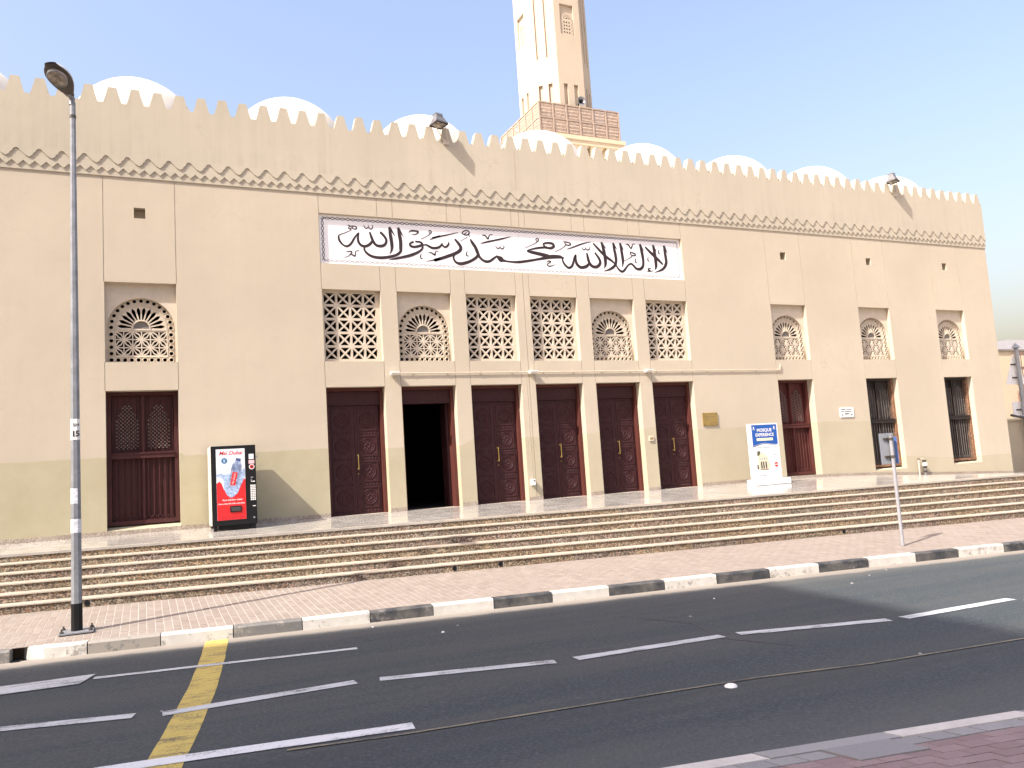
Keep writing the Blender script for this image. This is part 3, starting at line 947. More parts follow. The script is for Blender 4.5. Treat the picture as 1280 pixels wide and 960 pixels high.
# ------------------------------------------------------------------ calligraphy band
def ribbon(m, pts, y, n=4):
    """smooth stroke with varying width; pts = (x, z, width)"""
    P = [Vector(p) for p in pts]
    out = []
    for i in range(len(P) - 1):
        p0 = P[max(i - 1, 0)]; p1 = P[i]; p2 = P[i + 1]; p3 = P[min(i + 2, len(P) - 1)]
        for k in range(n):
            t = k / n
            out.append(0.5 * ((2 * p1) + (p2 - p0) * t + (2 * p0 - 5 * p1 + 4 * p2 - p3) * t * t + (3 * p1 - p0 - 3 * p2 + p3) * t ** 3))
    out.append(P[-1])
    L = []; Rr = []
    for i, p in enumerate(out):
        a = out[max(i - 1, 0)]; b = out[min(i + 1, len(out) - 1)]
        d = Vector((b.x - a.x, b.y - a.y))
        if d.length < 1e-6: d = Vector((1, 0))
        d.normalize()
        w = max(p.z * 1.32, 0.012) / 2
        L.append((p.x - d.y * w, p.y + d.x * w)); Rr.append((p.x + d.y * w, p.y - d.x * w))
    k = len(L)
    vs = [(x, y, z) for x, z in L] + [(x, y, z) for x, z in Rr] + [(x, y + 0.006, z) for x, z in L] + [(x, y + 0.006, z) for x, z in Rr]
    fs = []
    for i in range(k - 1):
        fs += [(i, i + 1, k + i + 1, k + i), (i, 2 * k + i, 2 * k + i + 1, i + 1), (k + i, k + i + 1, 3 * k + i + 1, 3 * k + i)]
    fs += [(0, k, 3 * k, 2 * k), (k - 1, 3 * k - 1, 4 * k - 1, 2 * k - 1)]
    m.mesh(vs, fs)

M_tile = mat_simple("white_glazed_tile", (0.86, 0.84, 0.83), 0.28, var=0.03, scale=1.0)
M_braid = mat_simple("braid_border_print", (0.10, 0.07, 0.07), 0.5)
M_braid2 = mat_simple("pale_braid_border_print", (0.36, 0.36, 0.38), 0.5)
px0, px1, pz0, pz1 = PAN
m = MB(); m.box(px0 + 0.002, 8.548, 0.080, 0.1045, pz0 + 0.002, pz1 - 0.002)
panel = m.build("calligraphy_panel", M_tile, mosque)
m = MB(); m.box(8.554, px1 - 0.002, 0.080, 0.1045, pz0 + 0.002, pz1 - 0.002); m.build("panel_slab", M_tile, panel)
# border braid: two interlaced wavy lines all round
m = MB()
def braid(m, horizontal, c, a, b):
    n = int((b - a) / 0.115)
    st = (b - a) / n
    for k in range(n):
        u = a + k * st
        for s in (1, -1):
            pts = []
            for q in range(5):
                t = q / 4
                o = s * 0.024 * math.cos(PI * t)
                pts.append((u + st * t, c + o, 0.013) if horizontal else (c + o, u + st * t, 0.013))
            ribbon(m, pts, 0.0778 if s > 0 else 0.0774, 1)
bi = 0.085
braid(m, True, pz1 - bi, px0 + bi, px1 - bi)
braid(m, False, px0 + bi, pz0 + bi, pz1 - bi)
m.build("braid_border", M_braid, panel, recalc=False)
m = MB()
braid(m, True, pz0 + bi, px0 + bi, px1 - bi)
braid(m, False, px1 - bi, pz0 + bi, pz1 - bi)
m.build("braid_border", M_braid2, panel, recalc=False)
CALLI = "-4.206,0.231,0.009 -4.322,0.17,0.013 -4.437,0.123,0.015 -4.475,0.075,0.028 -4.455,-0.028,0.039 -4.369,-0.122,0.031 -4.279,-0.138,0.039 -4.196,-0.07,0.038 -4.122,0.05,0.035 -4.061,0.136,0.026 -4.013,0.186,0.021 -4.033,0.091,0.035 -4.027,-0.025,0.043 -3.957,-0.107,0.047 -3.854,-0.113,0.049 -3.758,-0.056,0.048 -3.696,0.03,0.036;-3.757,0.226,0.027 -3.727,0.122,0.045 -3.685,0.007,0.048 -3.619,-0.076,0.049 -3.515,-0.094,0.054 -3.418,-0.055,0.049 -3.374,0.038,0.044 -3.409,0.13,0.045 -3.511,0.23,0.036;-3.51,0.242,0.036 -3.446,0.194,0.027 -3.385,0.141,0.007;-3.291,0.37,0.031 -3.275,0.21,0.058 -3.255,0.045,0.063 -3.248,-0.097,0.055 -3.267,-0.193,0.036 -3.313,-0.271,0.007;-3.291,0.37,0.04 -3.229,0.272,0.031 -3.165,0.164,0.007;-3.08,0.37,0.031 -3.059,0.223,0.06 -3.036,0.058,0.063 -3.04,-0.109,0.058 -3.052,-0.2,0.049 -3.157,-0.286,0.049 -3.35,-0.344,0.054 -3.54,-0.368,0.054 -3.725,-0.347,0.048 -3.838,-0.283,0.044 -3.897,-0.204,0.034 -3.889,-0.138,0.03 -3.83,-0.095,0.022;-3.08,0.37,0.04 -3.025,0.273,0.032 -2.961,0.158,0.007;-2.717,0.058,0.037 -2.805,0.012,0.037 -2.796,-0.047,0.046 -2.699,-0.066,0.045 -2.563,-0.029,0.046 -2.507,0.005,0.043 -2.558,0.058,0.037 -2.68,0.065,0.032;-2.517,0.005,0.032 -2.512,-0.091,0.037 -2.62,-0.186,0.045 -2.82,-0.276,0.055 -3.064,-0.343,0.045 -3.209,-0.379,0.031 -3.329,-0.404,0.007;-2.526,-0.027,0.023 -2.426,0.003,0.028 -2.353,-0.029,0.041 -2.269,-0.065,0.046 -2.156,-0.059,0.046 -2.066,-0.017,0.041 -2.006,0.071,0.019;-2.026,0.034,0.023 -2.002,0.011,0.032 -1.954,-0.028,0.038 -1.889,0,0.038 -1.848,0.056,0.034 -1.852,0.105,0.014;-4.25,0.356,0.018 -4.201,0.332,0.017 -4.11,0.336,0.017 -4.051,0.305,0.019 -4.085,0.27,0.019 -4.146,0.282,0.018 -4.152,0.321,0.013;-4.153,0.298,0.016 -4.216,0.266,0.017 -4.254,0.286,0.013 -4.202,0.322,0.013;-4.204,0.262,0.013 -4.182,0.245,0.011 -4.211,0.219,0.009;-3.887,0.377,0.009 -3.862,0.313,0.02 -3.82,0.306,0.02 -3.782,0.337,0.013 -3.775,0.384,0.007;-3.777,0.337,0.013 -3.751,0.301,0.02 -3.714,0.299,0.02 -3.682,0.334,0.016 -3.69,0.395,0.007;-4.314,-0.274,0.011 -4.25,-0.256,0.019 -4.186,-0.262,0.018 -4.23,-0.327,0.018 -4.277,-0.369,0.011 -4.363,-0.401,0.004;-4.223,-0.315,0.018 -4.167,-0.34,0.026 -4.122,-0.36,0.021 -4.11,-0.297,0.017 -4.094,-0.238,0.011 -4.016,-0.229,0.015;-2.83,0.272,0.007 -2.776,0.314,0.027 -2.678,0.32,0.031 -2.589,0.307,0.028 -2.625,0.261,0.022 -2.683,0.233,0.018 -2.764,0.223,0.007;-2.299,0.355,0.018 -2.266,0.328,0.018 -2.289,0.283,0.018 -2.322,0.3,0.016 -2.325,0.339,0.016 -2.294,0.358,0.016;-2.272,0.31,0.017 -2.338,0.245,0.014 -2.428,0.187,0.009 -2.534,0.136,0.005;-2.544,-0.22,0.007 -2.572,-0.28,0.019 -2.555,-0.336,0.021 -2.511,-0.339,0.009;-2.369,-0.182,0.009 -2.3,-0.183,0.023 -2.216,-0.232,0.03 -2.2,-0.178,0.019 -2.173,-0.138,0.012 -2.119,-0.144,0.016;-2.319,0.135,0.014 -2.205,0.181,0.025 -2.051,0.239,0.028 -2.255,0.173,0.031 -2.052,0.229,0.028 -1.873,0.275,0.024 -1.588,0.352,0.007;-2.431,-0.397,0.007 -2.261,-0.362,0.023 -2.084,-0.317,0.041 -2.236,-0.363,0.051 -2.058,-0.309,0.057 -1.878,-0.243,0.06 -1.709,-0.176,0.061 -1.577,-0.095,0.063 -1.546,-0.012,0.061 -1.599,0.083,0.057 -1.688,0.184,0.033;-1.688,0.184,0.038 -1.632,0.138,0.024 -1.573,0.097,0.007;-1.287,0.208,0.029 -1.236,0.117,0.058 -1.165,0.009,0.063 -1.12,-0.112,0.063 -1.08,-0.209,0.053 -1.006,-0.287,0.048 -0.904,-0.329,0.053 -0.797,-0.307,0.048 -0.7,-0.239,0.044 -0.596,-0.166,0.029;-1.103,-0.161,0.048 -1.16,-0.238,0.053 -1.282,-0.321,0.053 -1.428,-0.382,0.058 -1.571,-0.414,0.058 -1.684,-0.387,0.046 -1.74,-0.309,0.037 -1.736,-0.236,0.031 -1.671,-0.174,0.019;-0.616,-0.177,0.03 -0.557,-0.219,0.082 -0.501,-0.262,0.106 -0.478,-0.316,0.049;-0.475,-0.27,0.069 -0.369,-0.29,0.035 -0.208,-0.303,0.038 -0.016,-0.296,0.05 0.234,-0.255,0.049 0.487,-0.204,0.045 0.687,-0.161,0.057 0.86,-0.121,0.076 1.003,-0.108,0.076 1.146,-0.106,0.062 1.19,-0.12,0.047 1.25,-0.133,0.027;0.888,-0.125,0.067 0.693,-0.083,0.071 0.471,-0.046,0.066 0.306,-0.022,0.052 0.219,-0.001,0.02 0.339,0.046,0.031 0.538,0.093,0.041 0.794,0.126,0.044;0.764,0.111,0.036 0.892,0.108,0.052 0.981,0.158,0.055 0.944,0.225,0.051 0.802,0.238,0.041 0.693,0.205,0.035 0.717,0.15,0.035 0.777,0.094,0.036;0.528,0.338,0.018 0.565,0.306,0.021 0.528,0.263,0.02 0.486,0.291,0.018 0.5,0.328,0.018 0.534,0.338,0.016;0.558,0.288,0.018 0.477,0.219,0.015 0.347,0.154,0.01 0.175,0.078,0.005;-1.022,0.115,0.014 -0.872,0.159,0.032 -0.656,0.214,0.032 -0.438,0.27,0.03 -0.206,0.335,0.008;-0.971,0.327,0.01 -0.888,0.318,0.027 -0.824,0.242,0.029 -0.793,0.306,0.019 -0.753,0.351,0.012 -0.7,0.35,0.017;-1.411,0.299,0.022 -1.481,0.33,0.021 -1.463,0.38,0.022 -1.378,0.416,0.022 -1.307,0.385,0.024 -1.316,0.33,0.024 -1.385,0.301,0.022 -1.422,0.328,0.017 -1.368,0.369,0.014;-1.332,0.319,0.022 -1.289,0.258,0.011;-1.357,0.258,0.012 -1.43,0.209,0.01 -1.549,0.143,0.005;-0.632,0.087,0.007 -0.602,0.029,0.022 -0.562,0.019,0.022 -0.517,0.049,0.014 -0.503,0.1,0.007;-0.512,0.049,0.015 -0.482,0.016,0.022 -0.444,0.018,0.022 -0.404,0.055,0.018 -0.416,0.11,0.007;-1.379,-0.094,0.007 -1.414,-0.155,0.019 -1.396,-0.208,0.023 -1.345,-0.215,0.009;0.736,-0.261,0.007 0.809,-0.227,0.021 0.867,-0.245,0.023 0.79,-0.292,0.017 0.753,-0.327,0.018 0.807,-0.361,0.026 0.899,-0.346,0.015 0.982,-0.306,0.005;1.205,-0.122,0.027 1.213,-0.212,0.037 1.272,-0.312,0.047 1.368,-0.379,0.049 1.464,-0.33,0.048 1.521,-0.211,0.044 1.555,-0.098,0.038 1.604,-0.026,0.028 1.589,-0.138,0.044 1.615,-0.268,0.062 1.711,-0.347,0.062 1.821,-0.342,0.063 1.919,-0.298,0.06 1.988,-0.222,0.039;1.932,0.039,0.033 1.952,-0.092,0.057 1.988,-0.222,0.062 2.075,-0.31,0.062 2.202,-0.313,0.063 2.291,-0.244,0.063 2.311,-0.158,0.056 2.262,-0.056,0.051 2.176,0.052,0.034;2.17,0.058,0.04 2.223,0.007,0.028 2.264,-0.039,0.008;2.141,0.305,0.034 2.261,0.187,0.05 2.394,0.058,0.057 2.529,-0.048,0.059 2.667,-0.132,0.047 2.751,-0.207,0.029;2.387,0.348,0.034 2.432,0.202,0.064 2.462,0.034,0.069 2.473,-0.136,0.069 2.463,-0.25,0.052 2.416,-0.342,0.009;2.387,0.348,0.046 2.451,0.266,0.034 2.524,0.185,0.009;2.743,0.349,0.034 2.768,0.193,0.057 2.797,0.009,0.063 2.797,-0.134,0.059 2.754,-0.25,0.057 2.632,-0.341,0.053 2.515,-0.389,0.034 2.397,-0.417,0.009;2.743,0.349,0.046 2.794,0.266,0.035 2.852,0.18,0.009;2.788,-0.228,0.023 2.838,-0.323,0.041 2.92,-0.399,0.048 3.002,-0.395,0.049 3.082,-0.312,0.041 3.166,-0.222,0.035 3.259,-0.183,0.041 3.331,-0.231,0.046 3.407,-0.306,0.053 3.523,-0.315,0.059 3.613,-0.253,0.059 3.648,-0.135,0.053 3.641,0.038,0.064 3.617,0.211,0.066 3.578,0.366,0.036;3.578,0.366,0.048 3.631,0.285,0.036 3.69,0.192,0.009;2.956,0.358,0.035 2.985,0.205,0.059 3.002,0.034,0.063 3.01,-0.123,0.057 2.979,-0.288,0.009;2.956,0.358,0.047 3.004,0.269,0.035 3.055,0.18,0.009;3.142,0.335,0.009 3.217,0.328,0.032 3.292,0.234,0.029 3.339,0.312,0.023 3.37,0.36,0.012 3.42,0.357,0.018;3.242,0.133,0.02 3.314,0.122,0.027 3.411,0.09,0.027 3.401,0.049,0.026 3.324,0.045,0.023 3.26,0.07,0.02 3.274,0.117,0.018;3.313,0.036,0.018 3.234,-0.026,0.015 3.061,-0.107,0.006;1.269,0.298,0.022 1.33,0.293,0.025 1.437,0.28,0.025 1.477,0.237,0.025 1.401,0.211,0.025 1.334,0.229,0.022 1.297,0.266,0.02;1.333,0.218,0.02 1.241,0.141,0.013 1.129,0.079,0.011 1,0.022,0.005;1.362,0.108,0.014 1.52,0.162,0.028 1.745,0.248,0.031 1.906,0.299,0.025 2.074,0.34,0.009;1.806,0.189,0.009 1.829,0.129,0.022 1.866,0.12,0.022 1.906,0.15,0.017 1.924,0.207,0.006;1.913,0.151,0.017 1.948,0.119,0.022 1.993,0.127,0.022 2.03,0.163,0.017 2.013,0.218,0.006;3.434,-0.024,0.009 3.395,-0.084,0.023 3.41,-0.135,0.026 3.462,-0.144,0.009;3.747,0.3,0.036 3.875,0.182,0.06 4.017,0.064,0.066 4.159,-0.052,0.06 4.276,-0.158,0.037;3.995,0.364,0.036 4.025,0.219,0.067 4.042,0.045,0.072 4.05,-0.116,0.072 4.042,-0.233,0.054 3.999,-0.317,0.009;3.995,0.364,0.048 4.039,0.293,0.037 4.093,0.208,0.009;4.35,0.37,0.036 4.368,0.209,0.061 4.385,0.033,0.066 4.386,-0.099,0.066 4.325,-0.22,0.06 4.213,-0.307,0.048 3.989,-0.387,0.009;4.35,0.37,0.048 4.396,0.278,0.037 4.46,0.158,0.009;3.83,0.031,0.009 3.797,-0.029,0.023 3.812,-0.075,0.027 3.859,-0.084,0.009;4.193,0.255,0.009 4.16,0.195,0.021 4.175,0.142,0.024 4.229,0.134,0.009;3.88,-0.281,0.012 3.805,-0.285,0.024 3.782,-0.32,0.023 3.848,-0.335,0.021 3.753,-0.368,0.018;3.753,-0.368,0.015 3.856,-0.358,0.021 3.95,-0.336,0.006"
m = MB()
for k, st in enumerate(CALLI.split(';')):
    pts = [tuple(float(v) for v in q.split(',')) for q in st.split(' ')]
    pts = [(p[0] + 8.55, (p[1] + 6.14), p[2]) for p in pts]
    ribbon(m, pts, 0.0755 - 0.00012 * (k % 12), 4)
m.build("calligraphy_lettering", M_ink, panel, recalc=False)

# skirting of terrazzo along the foot of the wall
WB = [(-10, 0.0), (16, 0.0), (18, -0.03), (19.3, -0.07), (21.2, -0.19), (23.5, -0.30), (26, -0.43), (34, -0.6)]
ZN = [(-10, -0.055), (20, -0.188), (26, -0.36), (34, -0.5)]
def y_n(x): return -1.9 - 0.11 * x
def z_wall(x): return interp(x, WB)
def z_nose(x): return interp(x, ZN)
edges = [X0]
for i, l in enumerate(BAY):
    if i in (0, 1, 2, 9, 10, 11): continue
    edges += [l, l + BW]
edges.append(X1)
for a, b in zip(edges[::2], edges[1::2]):
    n = max(1, int((b - a) / 2.0))
    for k in range(n):
        xa, xb = a + (b - a) * k / n + 0.002, a + (b - a) * (k + 1) / n - 0.002
        m = MB()
        za, zb = z_wall(xa), z_wall(xb)
        m.hex([(xa, -0.012, za - 0.05), (xb, -0.012, zb - 0.05), (xb, -0.0005, zb - 0.05), (xa, -0.0005, za - 0.05),
               (xa, -0.012, za + 0.085), (xb, -0.012, zb + 0.085), (xb, -0.0005, zb + 0.085), (xa, -0.0005, za + 0.085)])
        m.build("skirting_slab", M_plinth, mosque)

# ================================================================== minaret
TX, TY, TA = 15.33, 9.73, 2.70
mina = thing("minaret", "tall octagonal cream minaret with pierced balcony rising behind the battlements", "minaret", (TX, TY, 8.3))
half = TA / 2; side = TA * math.tan(PI / 8)
ZB, ZTOP = 8.3, 24.0
def face_mesh(rects):
    """heightfield of one octagon face in local u,z; rects = (u0,u1,z0,z1,depth)"""
    us = sorted(set([-side / 2, side / 2] + [r[0] for r in rects] + [r[1] for r in rects]))
    zs = sorted(set([ZB, ZTOP] + [r[2] for r in rects] + [r[3] for r in rects]))
    def dp(u, z):
        for r in rects:
            if r[0] < u < r[1] and r[2] < z < r[3]: return r[4]
        return 0.0
    out = []
    D = [[dp((us[i] + us[i + 1]) / 2, (zs[j] + zs[j + 1]) / 2) for j in range(len(zs) - 1)] for i in range(len(us) - 1)]
    for i in range(len(us) - 1):
        for j in range(len(zs) - 1):
            a, b, c, d = us[i], us[i + 1], zs[j], zs[j + 1]; y = D[i][j]
            out.append([(a, y, c), (b, y, c), (b, y, d), (a, y, d)])
            if i + 2 < len(us) and D[i + 1][j] != y:
                y2 = D[i + 1][j]; out.append([(b, y, c), (b, y2, c), (b, y2, d), (b, y, d)])
            if j + 2 < len(zs) and D[i][j + 1] != y:
                y2 = D[i][j + 1]; out.append([(a, y, d), (b, y, d), (b, y2, d), (a, y2, d)])
    return out
card = [(-0.35, -0.17, 13.4, 15.42, 0.10), (0.10, 0.28, 13.4, 15.42, 0.10), (-0.30, 0.30, 17.45, 18.70, 0.09)]
diag = [(-0.27, -0.10, 13.4, 15.45, 0.10), (0.13, 0.30, 13.4, 15.45, 0.10), (-0.27, -0.10, 16.52, 21.5, 0.07), (0.13, 0.30, 16.52, 21.5, 0.07)]
m = MB(); mw = MB()
for k in range(8):
    a = -PI / 2 + k * PI / 4                     # outward direction of the face
    nx, ny = math.cos(a), math.sin(a)
    tx, ty = -ny, nx
    def W(p): return (TX + nx * (half - p[1]) + tx * p[0], TY + ny * (half - p[1]) + ty * p[0], p[2])
    for q in face_mesh(card if k % 2 == 0 else diag): m.face([W(p) for p in q])
    if k % 2 == 0:
        cu, cz = 0.0, 17.45
        hs = 0.27
        outer = arch_outline(hs, 0.0, 0.62, 14)
        for (x, z) in [(-hs, 0.0)]: pass
        hl = [circ(hs * 0.80 * math.cos(PI * q / 8), 0.62 + hs * 0.80 * math.sin(PI * q / 8), 0.022, 6) for q in range(9)]
        hl += [circ(s * hs * 0.8, z, 0.022, 6) for s in (-1, 1) for z in (0.08, 0.20, 0.32, 0.44)]
        for cxx in (-0.11, 0.0, 0.11):
            for czz in (0.10, 0.24, 0.38, 0.52):
                hl.append([(cxx - 0.04, czz), (cxx, czz + 0.05), (cxx + 0.04, czz), (cxx, czz - 0.05)])
        hl.append([(0.05 * math.cos(PI * q / 6), 0.66 + 0.05 * math.sin(PI * q / 6)) for q in range(7)])
        hl += [[(r * math.cos(b) - t * math.sin(b), 0.64 + r * math.sin(b) + t * math.cos(b)) for r, t in ((0.075, 0.004), (0.15, 0.014), (0.175, 0), (0.15, -0.014), (0.075, -0.004))] for b in [math.radians(12 + 156 * q / 8) for q in range(9)]]
        if k == 0: me_tw = plate("tower_window_screen", outer, hl, 0.03, M_tower)
m.build("shaft", M_tower, mina, recalc=True)
for k in range(0, 8, 2):
    a = -PI / 2 + k * PI / 4
    o = link("arched_window_screen", me_tw, mina, (TX + math.cos(a) * (half - 0.045), TY + math.sin(a) * (half - 0.045), 17.46))
    o.rotation_euler = (0, 0, a + PI / 2)
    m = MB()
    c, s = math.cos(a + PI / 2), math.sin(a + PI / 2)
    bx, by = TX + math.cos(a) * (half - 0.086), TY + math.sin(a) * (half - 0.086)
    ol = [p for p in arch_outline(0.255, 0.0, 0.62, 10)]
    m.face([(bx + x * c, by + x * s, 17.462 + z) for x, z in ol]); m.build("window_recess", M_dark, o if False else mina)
# balcony
BX0, BX1, BY0, BY1 = 13.617, 17.081, 8.0, 11.464
ZF, ZR = 13.13, 14.33
m = MB()
m.box(BX0 - 0.06, BX1 + 0.22, BY0 - 0.06, BY1 + 0.22, ZF - 0.12, ZF + 0.03)
m.box(BX0 - 0.02, BX1 + 0.16, BY0 - 0.02, BY1 + 0.16, ZF - 0.30, ZF - 0.121)
m.build("balcony_slab", M_slab, mina)
m = MB()
for k in range(5):                               # tapering corbels under each side
    for (ax, ay) in ((1, 0), (0, 1)):
        t = (k + 0.5) / 5
        if ax: c0 = (BX0 + (BX1 - BX0) * t, BY0)
        else: c0 = (BX0, BY0 + (BY1 - BY0) * t)
        for far in (0, 1):
            x, y = c0
            if far: 
                if ax: y = BY1
                else: x = BX1
            dx = (TX - x); dy = (TY - y)
            w = 0.30
            if ax: top = [(x - w, y), (x + w, y), (x + w * 0.3, y + (0.9 if not far else -0.9)), (x - w * 0.3, y + (0.9 if not far else -0.9))]
            else: top = [(x, y - w), (x, y + w), (x + (0.9 if not far else -0.9), y + w * 0.3), (x + (0.9 if not far else -0.9), y - w * 0.3)]
            tip = (top[2][0] * 0.5 + top[3][0] * 0.5, top[2][1] * 0.5 + top[3][1] * 0.5, ZF - 1.25)
            vs = [(p[0], p[1], ZF - 0.301) for p in top] + [tip]
            m.mesh(vs, [(0, 1, 2, 3), (0, 1, 4), (1, 2, 4), (2, 3, 4), (3, 0, 4)])
m.build("corbels", M_slab, mina)
# lower square base of the tower
m = MB(); m.box(TX - 1.42, TX + 1.42, TY - 1.42, TY + 1.42, 8.31, 12.3); m.build("tower_base", M_tower, mina)
# railing: framed panels of turned balusters
def rail_panel():
    m = MB(); w = (BX1 - BX0) / 6; h = (ZR - ZF - 0.03) / 2
    m.box(-0.03, 0.03, -0.03, 0.03, 0, 2 * h)                       # post
    for z in (0.0, h, 2 * h): m.box(0.031, w - 0.031, -0.025, 0.025, z - 0.025 if z else 0.0, z + 0.025)
    nb = 9
    for j in (0, 1):
        for k in range(nb):
            x = 0.05 + (w - 0.1) * (k + 0.5) / nb
            for zz in range(4):
                z0 = j * h + 0.028 + (h - 0.055) * zz / 4; z1 = j * h + 0.028 + (h - 0.055) * (zz + 1) / 4
                zc = (z0 + z1) / 2
                m.mesh([(x, 0, z0 - 0.01), (x - 0.026, 0, zc), (x, -0.02, zc), (x + 0.026, 0, zc), (x, 0.02, zc), (x, 0, z1 + 0.01)],
                       [(0, 1, 2), (0, 2, 3), (0, 3, 4), (0, 4, 1), (5, 2, 1), (5, 3, 2), (5, 4, 3), (5, 1, 4)])
        for q in (0.25, 0.5, 0.75): m.box(0.032, w - 0.032, -0.008, 0.008, j * h + h * q - 0.008, j * h + h * q + 0.008)
        for k in range(nb + 1):
            x = 0.05 + (w - 0.1) * k / nb; m.box(x - 0.011, x + 0.011, 0.004, 0.016, j * h + 0.026, (j + 1) * h - 0.026)
    t = m.build("railing_panel", M_rail, None); me = t.data; bpy.data.objects.remove(t)
    return me
me_rp = rail_panel()
w6 = (BX1 - BX0) / 6
for k in range(6):
    for (x, y, rz) in ((BX0 + k * w6, BY0, 0), (BX1, BY0 + k * w6, PI / 2), (BX1 - k * w6, BY1, PI), (BX0, BY1 - k * w6, -PI / 2)):
        o = link("railing_panel", me_rp, mina, (x, y, ZF + 0.03)); o.rotation_euler = (0, 0, rz)
# loudspeakers on the shaft and the rail
def horn(label, loc, rz, tilt=0.0):
    t = thing("loudspeaker", label, "loudspeaker", loc, rz, "grey horn loudspeakers on the minaret")
    m = MB(); m.sm = True
    pr = [(0.03, -0.26), (0.045, -0.12), (0.09, -0.03), (0.17, 0.03), (0.185, 0.035), (0.165, 0.025), (0.085, -0.04), (0.04, -0.12)]
    n = 18; vs = []; fs = []
    for r, d in pr:
        for k in range(n):
            a = 2 * PI * k / n; vs.append((r * math.cos(a), -d - 0.3, r * math.sin(a)))
    for i in range(len(pr) - 1):
        for k in range(n): fs.append((i * n + k, i * n + (k + 1) % n, (i + 1) * n + (k + 1) % n, (i + 1) * n + k))
    m.mesh(vs, fs); 
    ob = m.build("horn", M_galv, None, smooth=True); ob.parent = t
    m = MB(); m.tube([(0, -0.16, 0), (0, -0.26, 0)], 0.035, 10); m.tube([(0, 0.02, -0.16), (0, -0.1, -0.10), (0, -0.12, 0)], 0.014, 6)
    ob = m.build("driver", M_black, None); ob.parent = t
    m = MB(); m.tube([(0, -0.285, 0), (0, -0.345, 0)], 0.05, 12); ob = m.build("centre_cone", M_black, None); ob.parent = t
    return t
"""horns face outward along their local -y"""
horn("grey horn loudspeaker on the front face of the minaret", (TX + 0.18, TY - half - 0.02, 14.62), 0.0)
horn("grey horn loudspeaker poking out left of the minaret", (TX - half - 0.03, TY + 0.15, 14.05), -PI / 2 + 0.35)
horn("grey horn loudspeaker half hidden behind the balcony rail", (TX - half * 0.72, TY - half * 0.72, 14.10), -PI / 4)

# ================================================================== ground, plaza, steps, pavement, road
ZBm = [(-12, -0.80), (0, -0.893), (18, -1.05), (40, -1.25)]
K = 0.11
def z_bot(x): return interp(x, ZBm)
def z_kt(x): return -1.0 - 0.0095 * max(-14, min(45, x))
def z_rd(x, y):
    xc = max(-14, min(45, x))
    return -1.145 - 0.0098 * xc - 0.010 * (y + 6.1 + K * x)
def z_side(x, y):                                # pavement between the steps and the kerb
    q = y + K * x
    t = (q + 3.45) / (-5.96 + 3.45)
    return z_bot(x) + (z_kt(x) - z_bot(x)) * t
XL, XR = -13.0, 34.0

m = MB()                                         # open ground to the horizon
m.face([(-1500, -1500, -2.6), (1500, -1500, -2.6), (1500, 1500, -2.6), (-1500, 1500, -2.6)])
g = m.build("ground", M_ground, None); g["kind"] = "structure"

plaza = setting("plaza", (8, -1, 0))
n = int((XR - XL) / 0.9)
for k in range(n):
    xa, xb = XL + k * 0.9 + 0.0015, XL + (k + 1) * 0.9 - 0.0015
    for (ta, tb) in ((0.0, 0.5), (0.5, 1.0)):
        def P(x, t, dz=0.0):
            y = (y_n(x) - 0.02) * t
            return (x, y, z_wall(x) + (z_nose(x) - z_wall(x)) * t + dz)
        m = MB()
        ga, gb = ta + 0.0008, tb - 0.0008
        m.hex([P(xa, gb, -0.04), P(xb, gb, -0.04), P(xb, ga, -0.04), P(xa, ga, -0.04), P(xa, gb), P(xb, gb), P(xb, ga), P(xa, ga)])
        m.build("paving_slab", M_marble, plaza)
m = MB()
m.hex([(XL, y_n(XL), -1.6), (XR, y_n(XR), -1.6), (XR, 0.0, -1.6), (XL, 0.0, -1.6)] +
      [(XL, y_n(XL), z_nose(XL) - 0.042), (XR, y_n(XR), z_nose(XR) - 0.08), (XR, 0.0, z_wall(XR) - 0.042), (XL, 0.0, z_wall(XL) - 0.045)])
m.build("slab_bed", M_sand, plaza)

steps = setting("steps", (8, -3, -0.5))
TRD = 0.31
def yk(x, k): return y_n(x) - TRD * k
def zk(x, k): return z_nose(x) + (z_bot(x) - z_nose(x)) * k / 6
seg = []
x = XL
rs = random.Random(11)
while x < XR:
    w = 1.22 + rs.uniform(-0.02, 0.02); seg.append((x, min(x + w, XR))); x += w
for k in range(6):
    off = (k % 2) * 0.6
    for (xa, xb) in seg:
        xa = max(XL, xa - off); xb = xb - off
        if xb - xa < 0.1: continue
        a, b = xa + 0.001, xb - 0.001
        # riser of exposed pebble
        m = MB()
        m.hex([(a, yk(a, k), zk(a, k + 1) - 0.02), (b, yk(b, k), zk(b, k + 1) - 0.02), (b, yk(b, k) + 0.05, zk(b, k + 1) - 0.02), (a, yk(a, k) + 0.05, zk(a, k + 1) - 0.02),
               (a, yk(a, k), zk(a, k) - 0.021), (b, yk(b, k), zk(b, k) - 0.021), (b, yk(b, k) + 0.05, zk(b, k) - 0.021), (a, yk(a, k) + 0.05, zk(a, k) - 0.021)])
        m.build("riser_slab", M_chips, steps)
        # tread slab with a projecting nosing
        m = MB()
        yb0 = (lambda x: yk(x, k) + TRD + 0.0) if k > 0 else (lambda x: yk(x, k) + 0.28)
        zt = 0.0 if k > 0 else 0.004
        m.hex([(a, yk(a, k) - 0.018, zk(a, k) - 0.020), (b, yk(b, k) - 0.018, zk(b, k) - 0.020), (b, yb0(b), zk(b, k) - 0.020), (a, yb0(a), zk(a, k) - 0.020),
               (a, yk(a, k) - 0.018, zk(a, k) + zt), (b, yk(b, k) - 0.018, zk(b, k) + zt), (b, yb0(b), zk(b, k) + zt), (a, yb0(a), zk(a, k) + zt)])
        m.build("tread_slab", M_tread, steps)
